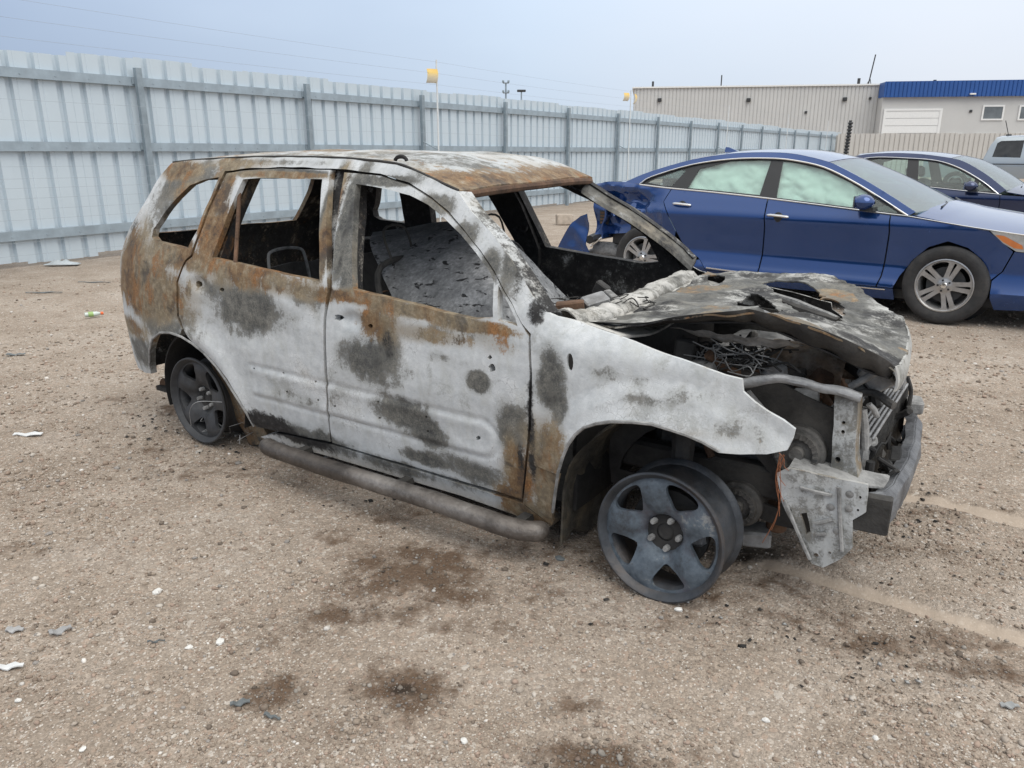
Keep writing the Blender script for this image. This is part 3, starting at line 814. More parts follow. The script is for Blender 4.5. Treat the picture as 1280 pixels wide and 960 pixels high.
# channel 0 rust, 1 bare grey, 2 soot: surveyed on the right flank
for q in [(0, 180, 362, 60, 36, .95), (0, 165, 330, 22, 45, .95), (0, 215, 315, 40, 22, .95), (0, 165, 408, 20, 12, .7), (0, 225, 212, 28, 14, .9), (0, 255, 330, 60, 14, .8),
          (0, 320, 350, 90, 16, .75), (0, 385, 365, 60, 12, .7), (0, 450, 372, 60, 9, .95), (0, 520, 390, 80, 9, .95), (0, 590, 408, 60, 9, .9), (0, 470, 404, 30, 24, .75),
          (0, 650, 600, 20, 36, .9), (0, 680, 570, 28, 40, .85), (0, 685, 620, 24, 40, 1.0), (0, 660, 640, 30, 14, .9), (0, 310, 345, 30, 10, .6), (0, 640, 575, 14, 30, .6),
          (0, 280, 230, 12, 60, .9), (0, 262, 270, 14, 60, .9), (0, 408, 290, 9, 80, 1.0), (0, 236, 240, 30, 20, .5), (0, 300, 205, 50, 8, .55), (0, 690, 545, 18, 20, .6),
          (0, 180, 350, 50, 20, .9), (0, 640, 620, 24, 16, .8),
          (1, 205, 400, 45, 30, .85), (1, 310, 385, 45, 34, .95), (1, 280, 365, 40, 18, .7), (1, 380, 372, 40, 14, .6), (1, 455, 450, 34, 30, .8), (1, 485, 440, 18, 34, .75), (1, 500, 515, 45, 22, .85),
          (1, 535, 540, 24, 18, .9), (1, 596, 477, 14, 14, 1.0), (1, 570, 415, 60, 14, .5), (1, 535, 575, 34, 10, .85), (1, 590, 590, 60, 16, .7), (1, 640, 535, 22, 34, .8),
          (1, 690, 480, 20, 46, .85), (1, 240, 225, 40, 24, .7), (1, 300, 410, 24, 18, .6), (1, 210, 255, 30, 40, .65), (1, 180, 440, 26, 22, .6), (1, 434, 280, 12, 80, 1.2), (1, 438, 330, 12, 44, 1.1), (1, 640, 350, 20, 40, .6),
          (1, 640, 310, 12, 50, .7), (1, 700, 510, 14, 26, .8), (1, 380, 545, 60, 12, .8), (1, 500, 585, 100, 10, .55), (1, 450, 215, 40, 8, .35), (1, 560, 260, 20, 20, .4),
          (1, 350, 217, 66, 6, 1.1), (0, 350, 219, 66, 5, .85), (1, 405, 280, 8, 70, 1.0), (0, 268, 290, 14, 46, 1.1), (1, 480, 226, 44, 8, 1.0), (1, 545, 258, 24, 16, .9), (1, 580, 295, 18, 22, .8), (1, 612, 335, 14, 26, .9), (1, 330, 203, 90, 5, .5), (1, 520, 222, 30, 10, .45),
          (1, 250, 420, 16, 14, .4), (1, 560, 600, 60, 8, .6), (1, 430, 565, 30, 8, .6), (1, 420, 520, 14, 30, .4), (1, 380, 500, 30, 8, .35), (1, 560, 450, 40, 8, .4), (1, 510, 470, 20, 12, .45), (1, 770, 470, 60, 10, .38), (1, 870, 500, 60, 14, .36), (1, 930, 540, 50, 14, .4), (0, 900, 545, 60, 10, .25), (1, 800, 500, 40, 8, .36),
          (2, 415, 290, 5, 80, .6), (0, 300, 338, 70, 10, .9), (1, 300, 372, 60, 26, .6), (1, 190, 320, 40, 20, .5), (1, 470, 470, 60, 30, .42), (0, 540, 420, 70, 12, .55), (0, 620, 430, 40, 16, .4), (2, 470, 440, 16, 40, .35),
          (2, 335, 530, 34, 12, .95), (2, 375, 548, 44, 7, .8), (2, 668, 390, 18, 20, .75), (2, 650, 350, 10, 40, .55), (2, 165, 300, 8, 40, .45), (2, 200, 275, 14, 40, .35), (2, 690, 495, 12, 30, .5), (2, 485, 430, 12, 30, .45), (2, 664, 545, 6, 80, .6), (2, 700, 640, 16, 30, .5), (2, 652, 590, 6, 40, .6), (2, 430, 300, 6, 70, .5)]:
    wz(*q)
def flank_wear(a, b):
    w = np.zeros((len(a), 3))
    for (ch, cx, cz, rx, rz, s) in WEAR:
        d = np.sqrt(((a - cx) / rx) ** 2 + ((b - cz) / rz) ** 2); w[:, ch] = np.maximum(w[:, ch], s * np.clip((1.9 - d) / 1.3, 0, 1))
    w[:, 2] = np.maximum(w[:, 2], np.clip((.16 - b) / .12, 0, .5))
    return w
def const_wear(r, g_, s): return lambda a, b: np.tile(np.array([r, g_, s], float), (len(a), 1))
M_BURN = burn_mat('burned steel')
M_SOOT = plain('sooty steel', (.030, .029, .028), .8, 0, .5, 14, .5, 40, dirt=((.085, .08, .072), .6))
M_CHAR = plain('charred interior', (.016, .016, .0165), .85, 0, .5, 10, .4, 30, dirt=((.05, .047, .043), .6))
M_RUST = plain('rusted steel', (.12, .068, .04), .85, 0, .55, 14, .5, 50, dirt=((.05, .03, .022), .7))
M_ASHM = plain('ash coated metal', (.30, .30, .295), .85, 0, .35, 22, .6, 50, dirt=((.07, .07, .07), .75))
M_ALU = plain('scorched aluminium', (.30, .305, .31), .55, .3, .35, 14, .4, 60, dirt=((.10, .095, .09), .7))

ARCH_R = S((187, 457), (187, 437), (191, 423), (200, 416), (213, 416), (227, 421), (240, 429), (255, 441), (270, 457.5), (282.5, 475), (295, 495), (307.5, 515), (317.5, 532.5))
# ---- right flank: quarter panel, roof rail and windscreen pillar in one pressing
ditch = S((215, 203.5), (240, 201), (270, 199), (320, 196.8), (370, 196.8), (410, 197.5), (450, 200), (495, 205.5), (525, 217), (550, 229), (572, 239))
apil = S((590, 265), (615, 292), (635, 320), (655, 350), (675, 382), (684, 391))
doortop = S((664, 418), (652, 404), (640, 379), (618, 339), (600.5, 312), (580, 287), (560, 264), (540, 246.5), (510, 228), (475, 217), (430, 211.5), (414, 210.5), (350, 208.5), (300, 211), (281, 214))
doorrear = S((238, 319), (231, 325), (220.5, 352), (221, 395), (226.5, 412))
rear_edge = S((188, 467), (182, 466), (167, 459), (152, 447), (149, 430), (145, 405), (140, 397), (144, 377), (150, 355), (151, 320), (157, 297), (167, 277), (182, 252), (200, 220))
body_poly = ditch + apil + doortop + doorrear + S((224, 420.5), (213, 416), (202, 415.5), (192, 421), (187, 437), (186.5, 457)) + rear_edge
qwin = S((274, 222), (255, 225), (237.5, 231), (220, 248), (205, 268), (192.5, 286), (190, 296), (194, 302), (234, 311), (245, 290))
M_FL = sheet('body_side', body_poly, [qwin], .013, side_lift(-1), (0, .035, 0), M_BURN, suv, flank_wear, crumple=.004, csc=9)
M_FL['label'] = 'white, grey and rusty right flank with empty side window'
def mirror_wear(a, b): return const_wear(.25, .35, .8)(a, b)
# the far flank: its windscreen pillar leans back a little further
def far_lift(a, b):
    f = np.clip((b - .86) / .40, 0, 1.2) * np.clip((a + .3) / .5, 0, 1)
    return np.column_stack([a - .12 * np.clip((a + 1.5) / .6, 0, 1) - .07 * f, RY(a, b) - .03 * f, b])
sheet('body_side', body_poly, [qwin], .03, far_lift, (0, -.05, 0), M_BURN, suv, const_wear(.15, .6, .62), flip=True, crumple=.004)
# ---- doors
rdoor_poly = S((283, 216.5), (300, 213.5), (350, 211), (412.5, 212.8), (409.5, 360), (404, 397), (404, 447), (407.5, 480), (412.5, 552.5), (372, 544.5), (320, 533.5), (309, 515), (297, 495), (284, 475), (271, 457.5), (256, 441), (241.5, 430), (228.5, 410), (223.5, 395), (222.5, 352), (233, 326.5), (240, 321))
rwin = S((303, 224.5), (330, 222.5), (402.5, 224.0), (399.5, 352), (330, 337.5), (264, 322), (282, 275))
def hole(u, v, ru, rv, n=10, jag=.0): return S(*[(u + ru * (1 + jag * math.sin(3 * k + u)) * math.cos(2 * math.pi * k / n), v + rv * (1 + jag * math.cos(2 * k)) * math.sin(2 * math.pi * k / n)) for k in range(n)])
rholes = [rwin, hole(248.5, 355, 4.2, 4.2, 10, .25), hole(276.5, 362, 3, 2.6)] + [hole(u, v, 1.5, 1.5, 6) for (u, v) in [(317, 461), (353.5, 466.5), (358, 490), (394, 477), (397, 500)]]
rd = sheet('rear_door', rdoor_poly, rholes, .011, side_lift(-1, .002), (0, .03, 0), M_BURN, suv, flank_wear, crumple=.003, csc=8)
fdoor_poly = S((430, 215), (475, 220), (510, 231), (540, 250), (560, 267.5), (580, 290), (600, 315), (617, 342), (640, 382.5), (652, 407), (660.5, 421), (661.5, 467), (660.5, 530), (656, 580), (652.5, 624), (530, 587.5), (415, 553.5), (410.5, 480), (407.5, 447), (407.5, 397), (414.5, 361))
fwin = S((444.5, 230), (487.5, 237), (512, 244), (535, 256), (555, 272.5), (575, 292), (595, 317), (612, 341), (616, 352), (616.5, 398), (590, 399.5), (530, 384.5), (440, 362))
ftri = S((622, 356), (634, 378), (643, 397), (646, 408), (622.5, 401))
fholes = [fwin, ftri, hole(423.5, 397, 6, 4, 10, .2), hole(462.5, 407.5, 3.2, 2.8)] + [hole(u, v, 1.5, 1.5, 6) for (u, v) in [(418, 508), (472, 502), (474, 523), (532, 521), (534, 539)]] + [hole(597, 548, 3, 2.6, 8, .3), hole(615, 460, 4.5, 5, 9, .2), hole(612, 447, 2.5, 2.8, 8, .3)]
fd = sheet('front_door', fdoor_poly, fholes, .011, side_lift(-1, .002), (0, .03, 0), M_BURN, suv, flank_wear, crumple=.003, csc=8, seed=3)
fd['label'] = 'ash-white front door with grey flaked patches and rust along the sill of the window'
def bar_on(p0, p1, r, dy, name, m, parent):
    a, b = S(p0, p1)
    A = (a[0], -(float(RY(*a)) - dy), a[1]); B = (b[0], -(float(RY(*b)) - dy), b[1])
    return MB().tube([A, tuple((np.array(A) + B) / 2 + np.array([.002, 0, 0])), B], r, 8).build(name, m, parent)
bar_on((297, 217), (290.5, 331), .0095, .015, 'window_divider', M_RUST, rd)
bar_on((619, 345), (619.5, 406), .010, .012, 'window_divider', M_ASHM, fd)
# inner door skins, dark
def inset_poly(pts, dy): return pts
for sg, nm in ((-1, 'inner_door_panel'),):
    sheet(nm, S((236, 330), (300, 346), (400, 365), (401, 447), (409, 545), (330, 533), (290, 470), (240, 415)), [], .05, side_lift(-1, .075), (0, .02, 0), M_CHAR, rd)
    sheet(nm, S((417, 372), (520, 392), (600, 412), (656, 424), (655, 540), (648, 615), (415, 548), (412, 450)), [], .05, side_lift(-1, .075), (0, .02, 0), M_CHAR, fd)
# far doors: same outline on the other side
for nm, poly, wn_ in (('rear_door', rdoor_poly, rwin), ('front_door', fdoor_poly, fwin)):
    def fl2(a, b):
        q = far_lift(a, b); q[:, 1] -= .004; return q
    sheet(nm, poly, [wn_], .03, fl2, (0, -.06, 0), M_BURN, suv, const_wear(.15, .7, .62), flip=True, crumple=.003)
# centre pillar between the doors, set back
for sg in (-1, 1):
    cpoly = S((398, 209), (440, 211), (436, 280), (432, 365), (436, 562), (404, 553), (400, 447), (401, 360))
    sheet('center_pillar', cpoly, [], .03, (lambda s_: (lambda a, b: np.column_stack([a - (.12 if s_ > 0 else 0), s_ * (RY(a, b) - .045), b])))(sg), (0, -sg * .05, 0), M_BURN, suv, const_wear(.35, .45, .62 if sg < 0 else .95), flip=sg > 0, crumple=.004)
# rear door jamb pillar (C pillar inner)
    sheet('rear_pillar', S((268, 216), (306, 218), (262, 330), (330, 560), (300, 560), (240, 430), (226, 330)), [], .03, (lambda s_: (lambda a, b: np.column_stack([a, s_ * (RY(a, b) - .05), b])))(sg), (0, -sg * .05, 0), M_BURN, suv, const_wear(.75 if sg < 0 else .2, .3, .5 if sg < 0 else .95), flip=sg > 0, crumple=.004)
# ---- front wing
fender_poly = S((665, 420), (677, 388), (697, 396.5), (736, 408), (792, 427), (849, 449), (886, 464), (905, 470), (927, 474), (929, 489), (945, 502), (962, 514), (980, 525), (995, 537), (992, 549), (985, 563), (960, 568), (927, 567), (899, 564), (878, 552), (858, 543.5), (840, 537.5), (815, 530), (790, 527.5), (765, 527), (745, 529.5), (730, 534), (719, 543), (710, 556), (704, 570), (698, 590), (695, 610), (691, 640), (690, 655), (655, 629), (659, 580), (663.5, 530), (665.5, 467))
fn = sheet('fender', fender_poly, [hole(713.5, 452, 4.2, 11, 14)], .011, side_lift(-1, -.002), (0, .012, 0), M_BURN, suv, flank_wear, crumple=.008, csc=5, seed=8)
fn['label'] = 'pale ash-coated front wing with oval lamp hole and rusty lower corner'
lip = [(q[0], -(float(RY(*q)) + .001), q[1]) for q in S((899, 564), (878, 552), (858, 543.5), (840, 537.5), (815, 530), (790, 527.5), (765, 527), (745, 529.5), (730, 534), (719, 543), (710, 556), (704, 570), (698, 590), (695, 610), (691, 640))]
MB().tube(lip, .006, 6).build('arch_lip', M_ASHM, fn)
lip = [(q[0], -(float(RY(*q)) + .001), q[1]) for q in ARCH_R]
MB().tube(lip, .006, 6).build('arch_lip', M_ASHM, M_FL)
# far wing
sheet('fender', fender_poly, [], .04, lambda a, b: np.column_stack([a - .12, RY(a, b) - .03, b - .05 * np.clip((b - .5) / .3, 0, 1)]), (0, -.012, 0), M_BURN, suv, const_wear(.1, .3, .3), flip=True, crumple=.008)
# ---- sills
for sg in (-1, 1):
    sheet('sill', S((326, 546), (345, 541.5), (414, 556), (520, 588), (600, 612.5), (654, 630), (690, 657), (683, 661), (640, 642), (575, 619), (480, 591), (400, 567), (345, 554)), [], .02, (lambda s_: (lambda a, b: np.column_stack([a, s_ * (RY(a, b) + .001), b])))(sg), (0, -sg * .09, 0), M_BURN, suv, flank_wear, flip=sg > 0)
# ---- tubular side steps
def step_tube(sg):
    y = sg * .925
    pts = [(-.645, y - sg * .012, .146), (-.63, y, .143), (-.58, y + sg * .004, .139), (-.3, y + sg * .006, .136), (0, y + sg * .006, .139), (.32, y + sg * .006, .137), (.58, y + sg * .002, .128), (.70, y - sg * .012, .122), (.755, y - sg * .035, .119), (.785, y - sg * .075, .118)]
    mb = MB().tube(spline(pts, 5), [.024, .031, .035, .037] + [.038] * 38 + [.037, .035, .031, .024], 14).jitter(.004, 7)
    return mb.build('side_step', M_STEP, suv)
M_STEP = plain('scorched step tube', (.075, .064, .056), .45, .4, .6, 7, .4, 60, dirt=((.30, .28, .26), .85))
step_tube(-1); step_tube(1)
for sg in (-1, 1):
    for x in (-.5, .1, .68): MB().box((x - .02, min(sg * .6, sg * .90), .11), (x + .02, max(sg * .6, sg * .90), .135)).build('step_bracket', M_SOOT, suv)
# ---- roof
dR = [(x, -float(RY(x, z)), z) for (x, z) in ditch]
rx = [p[0] for p in dR]
def roof_lift(a, b):
    """a: 0..1 along, b: -1 (near) .. 1 (far)"""
    xs = np.interp(a, np.linspace(0, 1, len(rx)), rx); zs = np.interp(xs, rx, [p[2] for p in dR]); ys = np.interp(xs, rx, [-p[1] for p in dR])
    skew = -.19 * np.clip((xs + .2) / .5, 0, 1) * (b + 1) / 2
    bow = .045 * np.clip((xs + .1) / .4, 0, 1) * (1 - b ** 2)
    crown = .035 * (1 - np.abs(b) ** 2.6) * np.clip((.34 - xs) / .14, .35, 1)
    sag = -.012 * np.exp(-(((xs + .7) / .4) ** 2 + ((b - .2) / .4) ** 2)) - .010 * np.exp(-(((xs - .05) / .15) ** 2 + ((b + .1) / .3) ** 2))
    lift_ = .012 * (b + 1) / 2 * np.clip((xs + .2) / .5, 0, 1)
    return np.column_stack([xs + skew + bow, ys * b * np.where(b > 0, .975, 1), zs + crown + sag + lift_ + .001])
def roof_wear(a, b):
    n = np.array([noise.noise(Vector((p * 2.2, q * 1.6, 5))) for p, q in zip(a, b)])
    r = np.clip(.22 + .6 * n + .85 * np.clip((a - .80) / .2, 0, 1) + .15 * (b < -.3), 0, 1)
    g_ = np.clip(.38 - .5 * n, 0, 1)
    return np.column_stack([r, g_, np.clip(.1 + .4 * (n < -.35), 0, 1)])
rf = sheet('roof', [(0, -.985), (1, -.985), (1, 0), (1, .985), (0, .985), (0, 0)], [], .028, roof_lift, (0, 0, -.008), M_BURN, suv, roof_wear, crumple=.009, csc=5)
rf['label'] = 'sagging rusty orange and grey roof skin'
hp = [roof_lift(np.array([1.0]), np.array([b]))[0] + np.array([-.006, 0, -.020]) for b in np.linspace(-.97, .97, 18)]
hdr = MB()
hdr.tube(hp, .017, 8).build('header_rail', M_RUST, rf)
# drip channel along the roof joint and a torn clip
MB().tube([(p[0], p[1] + .006, p[2] + .003) for p in spline(dR, 4)], .005, 5).build('drip_channel', M_SOOT, rf)
cpz = S((497, 205))[0]
mb = MB(); cc = np.array([cpz[0], -float(RY(*cpz)) + .02, cpz[1] + .012])
mb.tube([cc + np.array([.03 * math.cos(a), .0, .016 * math.sin(a)]) for a in np.linspace(0, math.pi, 9)], .008, 6).build('roof_clip', M_CHAR, rf)
for b in (-.55, -.1, .4):
    MB().tube([roof_lift(np.array([.35 + .25 * b]), np.array([t]))[0] + np.array([0, 0, -.03]) for t in np.linspace(-.95, .95, 12)], .016, 6).build('roof_bow', M_SOOT, rf)
# ---- windscreen pillar return (gives the near pillar its front face) and the far pillar tube
ap = [(x, -float(RY(x, z)), z) for (x, z) in ditch[-1:] + apil]
P = np.array([[np.array(p) + np.array([0, t * .055, -t * .004]) + np.array([t * .022, 0, 0]) for t in np.linspace(0, 1, 4)] for p in spline(ap, 4)])
grid_surf('windscreen_pillar', P, M_BURN, suv, (0, .01, -.012), wear=lambda V: np.column_stack([np.full(len(V), .15), np.full(len(V), .45), np.clip(.75 - (V[:, 2] - .86) * 1.1, .15, .8)]))
fa = [far_lift(np.array([x]), np.array([z]))[0] for (x, z) in ditch[-1:] + apil]
P = np.array([[np.array(p) + np.array([.02 * t, -t * .11, -t * .04]) for t in np.linspace(0, 1, 4)] for p in spline(fa, 4)])
grid_surf('windscreen_pillar', P, M_BURN, suv, (0, -.01, -.02), wear=lambda V: np.column_stack([np.full(len(V), .2), np.full(len(V), .75), np.full(len(V), .45)]))
# ---- tail: tailgate frame, rear bumper
te = sorted([(z, x) for (x, z) in rear_edge + ditch[:1]])
tz = [q[0] for q in te]; tx = [q[1] for q in te]
def tail_lift(a, b):
    x = np.interp(b, tz, tx); y = RY(x, b) - .004
    return np.column_stack([x + .012 - .045 * (1 - a ** 2) * np.clip((1.33 - b) * 5, 0, 1), a * y, b])
tailo = [(-1, tz[0] + .08), (1, tz[0] + .08), (1, .93), (1, tz[-1] - .005), (-1, tz[-1] - .005), (-1, .93)]
sheet('tailgate', tailo, [[(-.80, .985), (.52, .985), (.52, 1.255), (-.80, 1.255)]], .04, tail_lift, (.035, 0, 0), M_BURN, suv, const_wear(.7, .4, .35), flip=True, crumple=.005)
sheet('rear_bumper', [(-1, tz[0]), (1, tz[0]), (1, tz[0] + .10), (-1, tz[0] + .10)], [], .05, lambda a, b: tail_lift(a, b) - np.array([.012, 0, 0]), (.05, 0, 0), M_BURN, suv, const_wear(.3, .5, .4), flip=True, crumple=.006)
MB().tube([(-1.62, -.45, .135), (-1.62, .45, .135)], .075, 14).jitter(.01, 6).build('muffler', M_ASHM, suv)
MB().tube([(-1.55, -.50, .14), (-1.75, -.62, .15), (-1.86, -.66, .17)], .024, 10).build('tailpipe', M_RUST, suv)
# ---- floor, firewall, wheel housings
MB().box((-1.86, -.70, .135), (.80, .70, .16)).build('floor_pan', M_CHAR, suv)
sheet('firewall', [(-.74, .16), (.74, .16), (.72, .80), (-.72, .80)], [], .06, lambda a, b: np.column_stack([.82 - .10 * (b > .6) * (b - .6) / .2 + 0 * a, a, b]), (.015, 0, 0), M_CHAR, suv, crumple=.01)
def housing(cx, cz, r, sg, name, x_from=-.1 * math.pi, x_to=1.1 * math.pi):
    P = []
    for a in np.linspace(x_from, x_to, 22):
        P.append([(cx + r * math.cos(a), sg * y, cz + r * math.sin(a)) for y in (.80, .70, .55, .42)])
    o = grid_surf(name, np.array(P), M_CHAR, suv, (0, 0, .012))
    MB().lathe([(0.02, 0), (r, 0)], 24, (cx, sg * .42, cz), 'y').build('housing_wall', M_CHAR, o)
for sg in (-1, 1):
    housing(WR[0] - .02, WR[1] + .0, .325, sg, 'wheel_housing')
# torn front liner: ribbed blackened sheet behind the front wheel
P = []
for i, t in enumerate(np.linspace(0, 1, 16)):
    a = math.pi * (1.02 - .70 * t)
    P.append([(WF[0] - .0 + .395 * math.cos(a) + .006 * math.sin(j * 2.3 + i), -.815 + j * .045, WF[1] + .02 + .375 * math.sin(a) + .012 * math.sin(j * 1.9 + i * .9)) for j in range(9)])
P[0] = [(p[0], p[1], .045 + .03 * math.sin(j)) for j, p in enumerate(P[0])]
M_LINER = plain('melted liner', (.045, .042, .036), .75, 0, .6, 24, .8, 40, dirt=((.16, .13, .085), .6))
grid_surf('wheel_liner', np.array(P), M_LINER, suv, (.008, 0, .008))
MB().lathe([(0.02, 0), (.39, 0)], 28, (WF[0], .43, WF[1]), 'y').build('housing_wall', M_CHAR, suv)
# ---- wheels of the burned SUV: bare five-spoke rims
def rim_mat():
    m, nt, b = new_mat('scorched alloy'); g = NT(nt); co = g.co('Object')
    n1 = g.noise(co, 9, 7, .65, .4); n2 = g.noise(co, 45, 6, .65); n3 = g.noise(g.co('Object', loc=(4, 2, 7)), 5.5, 5, .6)
    c = g.ramp(g.math('MULTIPLY_ADD', n2, .4, g.math('MULTIPLY', n1, .6)), [(.36, (.045, .050, .058)), (.48, (.088, .112, .138)), (.58, (.13, .160, .190)), (.70, (.20, .225, .245))])
    c = g.mix(g.math('MULTIPLY', g.step(n3, .50, .64), .65), c, (.085, .072, .085))
    c = g.mix(g.math('MULTIPLY', g.step(g.math('ADD', n1, g.math('MULTIPLY_ADD', n2, .5, -.25)), .60, .68), .7), c, (.30, .30, .29))
    c = g.mix(g.math('MULTIPLY', g.step(n2, .60, .70), .5), c, (.02, .02, .022))
    nt.links.new(c, b.inputs['Base Color']); b.inputs['Roughness'].default_value = .6; b.inputs['Metallic'].default_value = .2
    nt.links.new(g.bump(n2, .5, .004), b.inputs['Normal'])
    return m
M_RIM = rim_mat()
M_RIMD = plain('sooty rim', (.038, .040, .044), .6, .2, .4, 12, .2, 60, dirt=((.09, .09, .09), .5))
M_BARREL = plain('rim barrel', (.055, .062, .072), .5, .4, .5, 9, .3, 50, dirt=((.16, .12, .09), .5))
def rounded(pts, n=4): return [tuple(p) for p in spline(pts, n, closed=True)]
def rim_parts(parent, mface, mbar, R=.2185):
    """axis along -y is the outer side, centre at the origin"""
    prof = [(R - .006, -.098), (R, -.096), (R + .001, -.088), (R - .010, -.082), (R - .016, -.070), (R - .030, -.055), (R - .034, -.01), (R - .022, .02), (R - .018, .075), (R - .004, .083), (R, .092), (R - .006, .096),
            (R - .016, .090), (R - .028, .02), (R - .044, -.01), (R - .042, -.058), (R - .024, -.074), (R - .018, -.090)]
    MB().lathe(prof, 56, closed=True).build('rim_barrel', mbar, parent, 50)
    holes_ = []
    for k in range(5):
        a0 = math.pi / 2 + math.pi / 5 + k * 2 * math.pi / 5
        q = []
        for (r, da) in [(.098, 0), (.118, .20), (.150, .33), (.172, .345), (.183, .25), (.186, 0), (.183, -.25), (.172, -.345), (.150, -.33), (.118, -.20)]:
            q.append((r * math.cos(a0 + da), r * math.sin(a0 + da)))
        holes_.append(rounded(q, 3))
    hub = [(.034 * math.cos(t), .034 * math.sin(t)) for t in np.linspace(0, 2 * math.pi, 20, endpoint=False)]
    out = [((R - .022) * math.cos(t), (R - .022) * math.sin(t)) for t in np.linspace(0, 2 * math.pi, 72, endpoint=False)]
    def lift(a, b):
        r = np.hypot(a, b); th = np.arctan2(b, a)
        sp = np.cos(5 * (th - math.pi / 2))                      # +1 on a spoke
        d = np.interp(r, [0, .030, .058, .068, .10, .15, .19, .21], [-.022, -.022, -.024, -.050, -.066, -.076, -.074, -.070])
        return np.column_stack([a, d - .010 * np.clip(sp, -.3, 1) * np.interp(r, [.06, .1, .17, .2], [0, 1, .8, 0]), b])
    sheet('rim_face', out, holes_ + [hub], .010, lift, (0, .016, 0), mface, parent)
    for k in range(5):
        a = math.pi / 2 + math.pi / 5 + k * 2 * math.pi / 5
        MB().lathe([(0, -.058), (.008, -.058), (.0105, -.050), (.0105, -.022)], 8, (.051 * math.cos(a), 0, .051 * math.sin(a)), 'y').build('lug_nut', M_ASHM, parent)
    MB().lathe([(0, -.036), (.022, -.036), (.030, -.030), (.033, .05)], 18).build('hub', M_CHAR, parent)
    MB().lathe([(.030, -.034), (.056, -.033), (.064, -.036), (.066, -.030), (.03, -.028)], 30).build('hub_plate', M_CHAR, parent)
    MB().lathe([(.02, .0), (.135, .0), (.135, .022), (.02, .022)], 32).build('brake_disc', M_SOOT, parent)
    MB().box((.06, -.012, -.06), (.125, .045, .06), .015).build('brake_caliper', M_ALU, parent)
def suv_wheel(x, sg, z, mface, mbar, camber=0.0, steer=0.0, spin=0.0):
    w = empty('wheel'); w.parent = suv
    w.location = (x, sg * .755, z)
    rz = (0 if sg < 0 else math.pi) + steer
    w.rotation_euler = Matrix.Rotation(rz, 3, 'Z').to_4x4().to_3x3() @ Matrix.Rotation(camber, 3, 'X') @ Matrix.Rotation(spin, 3, 'Y') and (Matrix.Rotation(rz, 3, 'Z') @ Matrix.Rotation(camber, 3, 'X') @ Matrix.Rotation(spin, 3, 'Y')).to_euler()
    rim_parts(w, mface, mbar)
    return w
w1 = suv_wheel(WF[0] - .010, -1, .203, M_RIM, M_BARREL, math.radians(-4), math.radians(0), math.radians(-14)); w1['label'] = 'bare blue-grey five-spoke front rim resting on the gravel'
w2 = suv_wheel(WR[0], -1, .222, M_RIMD, M_RIMD, 0, 0, math.radians(10)); w2['label'] = 'blackened five-spoke rear rim'
suv_wheel(WF[0], 1, .215, M_RIMD, M_RIMD); suv_wheel(WR[0], 1, .222, M_RIMD, M_RIMD)
for x in (WF[0], WR[0]): MB().tube([(x, -.72, .20), (x, .72, .20)], .035, 10).build('axle', M_SOOT, suv)
for sg in (-1, 1): MB().tube([(WF[0] - .04, sg * .62, .22), (WF[0] - .05, sg * .56, .66)], [.03, .05], 10).build('strut', M_SOOT, suv)
# leftover steel cords of the burned tyres
mb = MB()
for q in range(5):
    a0 = random.uniform(0, 6); pts = [(WR[0] + .25 * math.cos(a0 + t) * .6 + .12, -.72 + .10 * t - .2 * (t > .8), .03 + .10 * abs(math.sin(2.1 * t + q))) for t in np.linspace(0, 1.3, 8)]
    mb.tube(pts, .0016, 4)
mb.tube(spline([(WR[0] - .02, -.885, .10), (WR[0] + .01, -.90, .19), (WR[0] + .08, -.895, .245), (WR[0] + .22, -.86, .26)], 5), .0018, 4)
tag(mb.build('tyre_cord', M_ALU, suv), kind='stuff')

# ---- bonnet: buckled, burned through, standing on a bent flange
def hp(u, v, y): return RF.y(u, v, y)
hp_pts = [hp(731, 402, -.66), hp(800, 404, -.66), hp(849, 395, -.66), hp(920, 389, -.66), hp(941, 386, -.65), hp(985, 400, -.64), hp(1030, 413, -.62), hp(1077, 434, -.60), hp(1105, 447, -.56),
          hp(1119, 460, -.50), hp(885, 337, .66), hp(950, 341, .68), hp(1042, 343, .68), hp(1074, 361, .55), hp(1110, 386, .40), hp(1131, 402, .25), hp(1137, 416, .10), hp(1133, 442, -.18), hp(1126, 455, -.36),
          hp(1000, 372, .30), hp(930, 362, .30), hp(870, 378, -.1), hp(960, 392, -.35), hp(1040, 408, -.30), hp(1080, 395, .2), hp(780, 398, -.45)]
HZ = TPS([p[:2] for p in hp_pts], [p[2] for p in hp_pts], 2e-3)
hood_poly = [tuple(p[:2]) for p in [hp(731, 402, -.66), hp(800, 404, -.66), hp(849, 395, -.66), hp(920, 389, -.66), hp(941, 386, -.65), hp(985, 400, -.64), hp(1030, 413, -.62), hp(1077, 434, -.60), hp(1105, 447, -.56), hp(1119, 460, -.50), hp(1126, 455, -.36), hp(1133, 442, -.18), hp(1137, 416, .10), hp(1131, 402, .25), hp(1110, 386, .40), hp(1074, 361, .55), hp(1042, 343, .68), hp(950, 341, .68), hp(885, 337, .66), hp(868, 352, .42), hp(835, 372, .1), hp(790, 390, -.3)]]
def on_hood(u, v):
    z = .85
    for i in range(40):
        p = RF.z(u, v, z); z = .6 * z + .4 * float(np.clip(HZ(p[0], p[1])[0], .6, 1.0))
    return (p[0], p[1])
hh1 = rounded([on_hood(*q) for q in [(953, 353), (972, 351), (1011, 356), (1029, 369), (1027, 376), (1041, 377), (1056, 388), (1052, 398), (1040, 402), (1020, 397), (997, 388), (977, 373)]], 2)
hh2 = rounded([on_hood(*q) for q in [(919, 382), (938, 368), (956, 372), (980, 390), (960, 391), (940, 386)]], 2)
hh3 = rounded([on_hood(*q) for q in [(886, 343), (897, 341), (906, 347), (903, 354), (889, 356), (884, 350)]], 2)
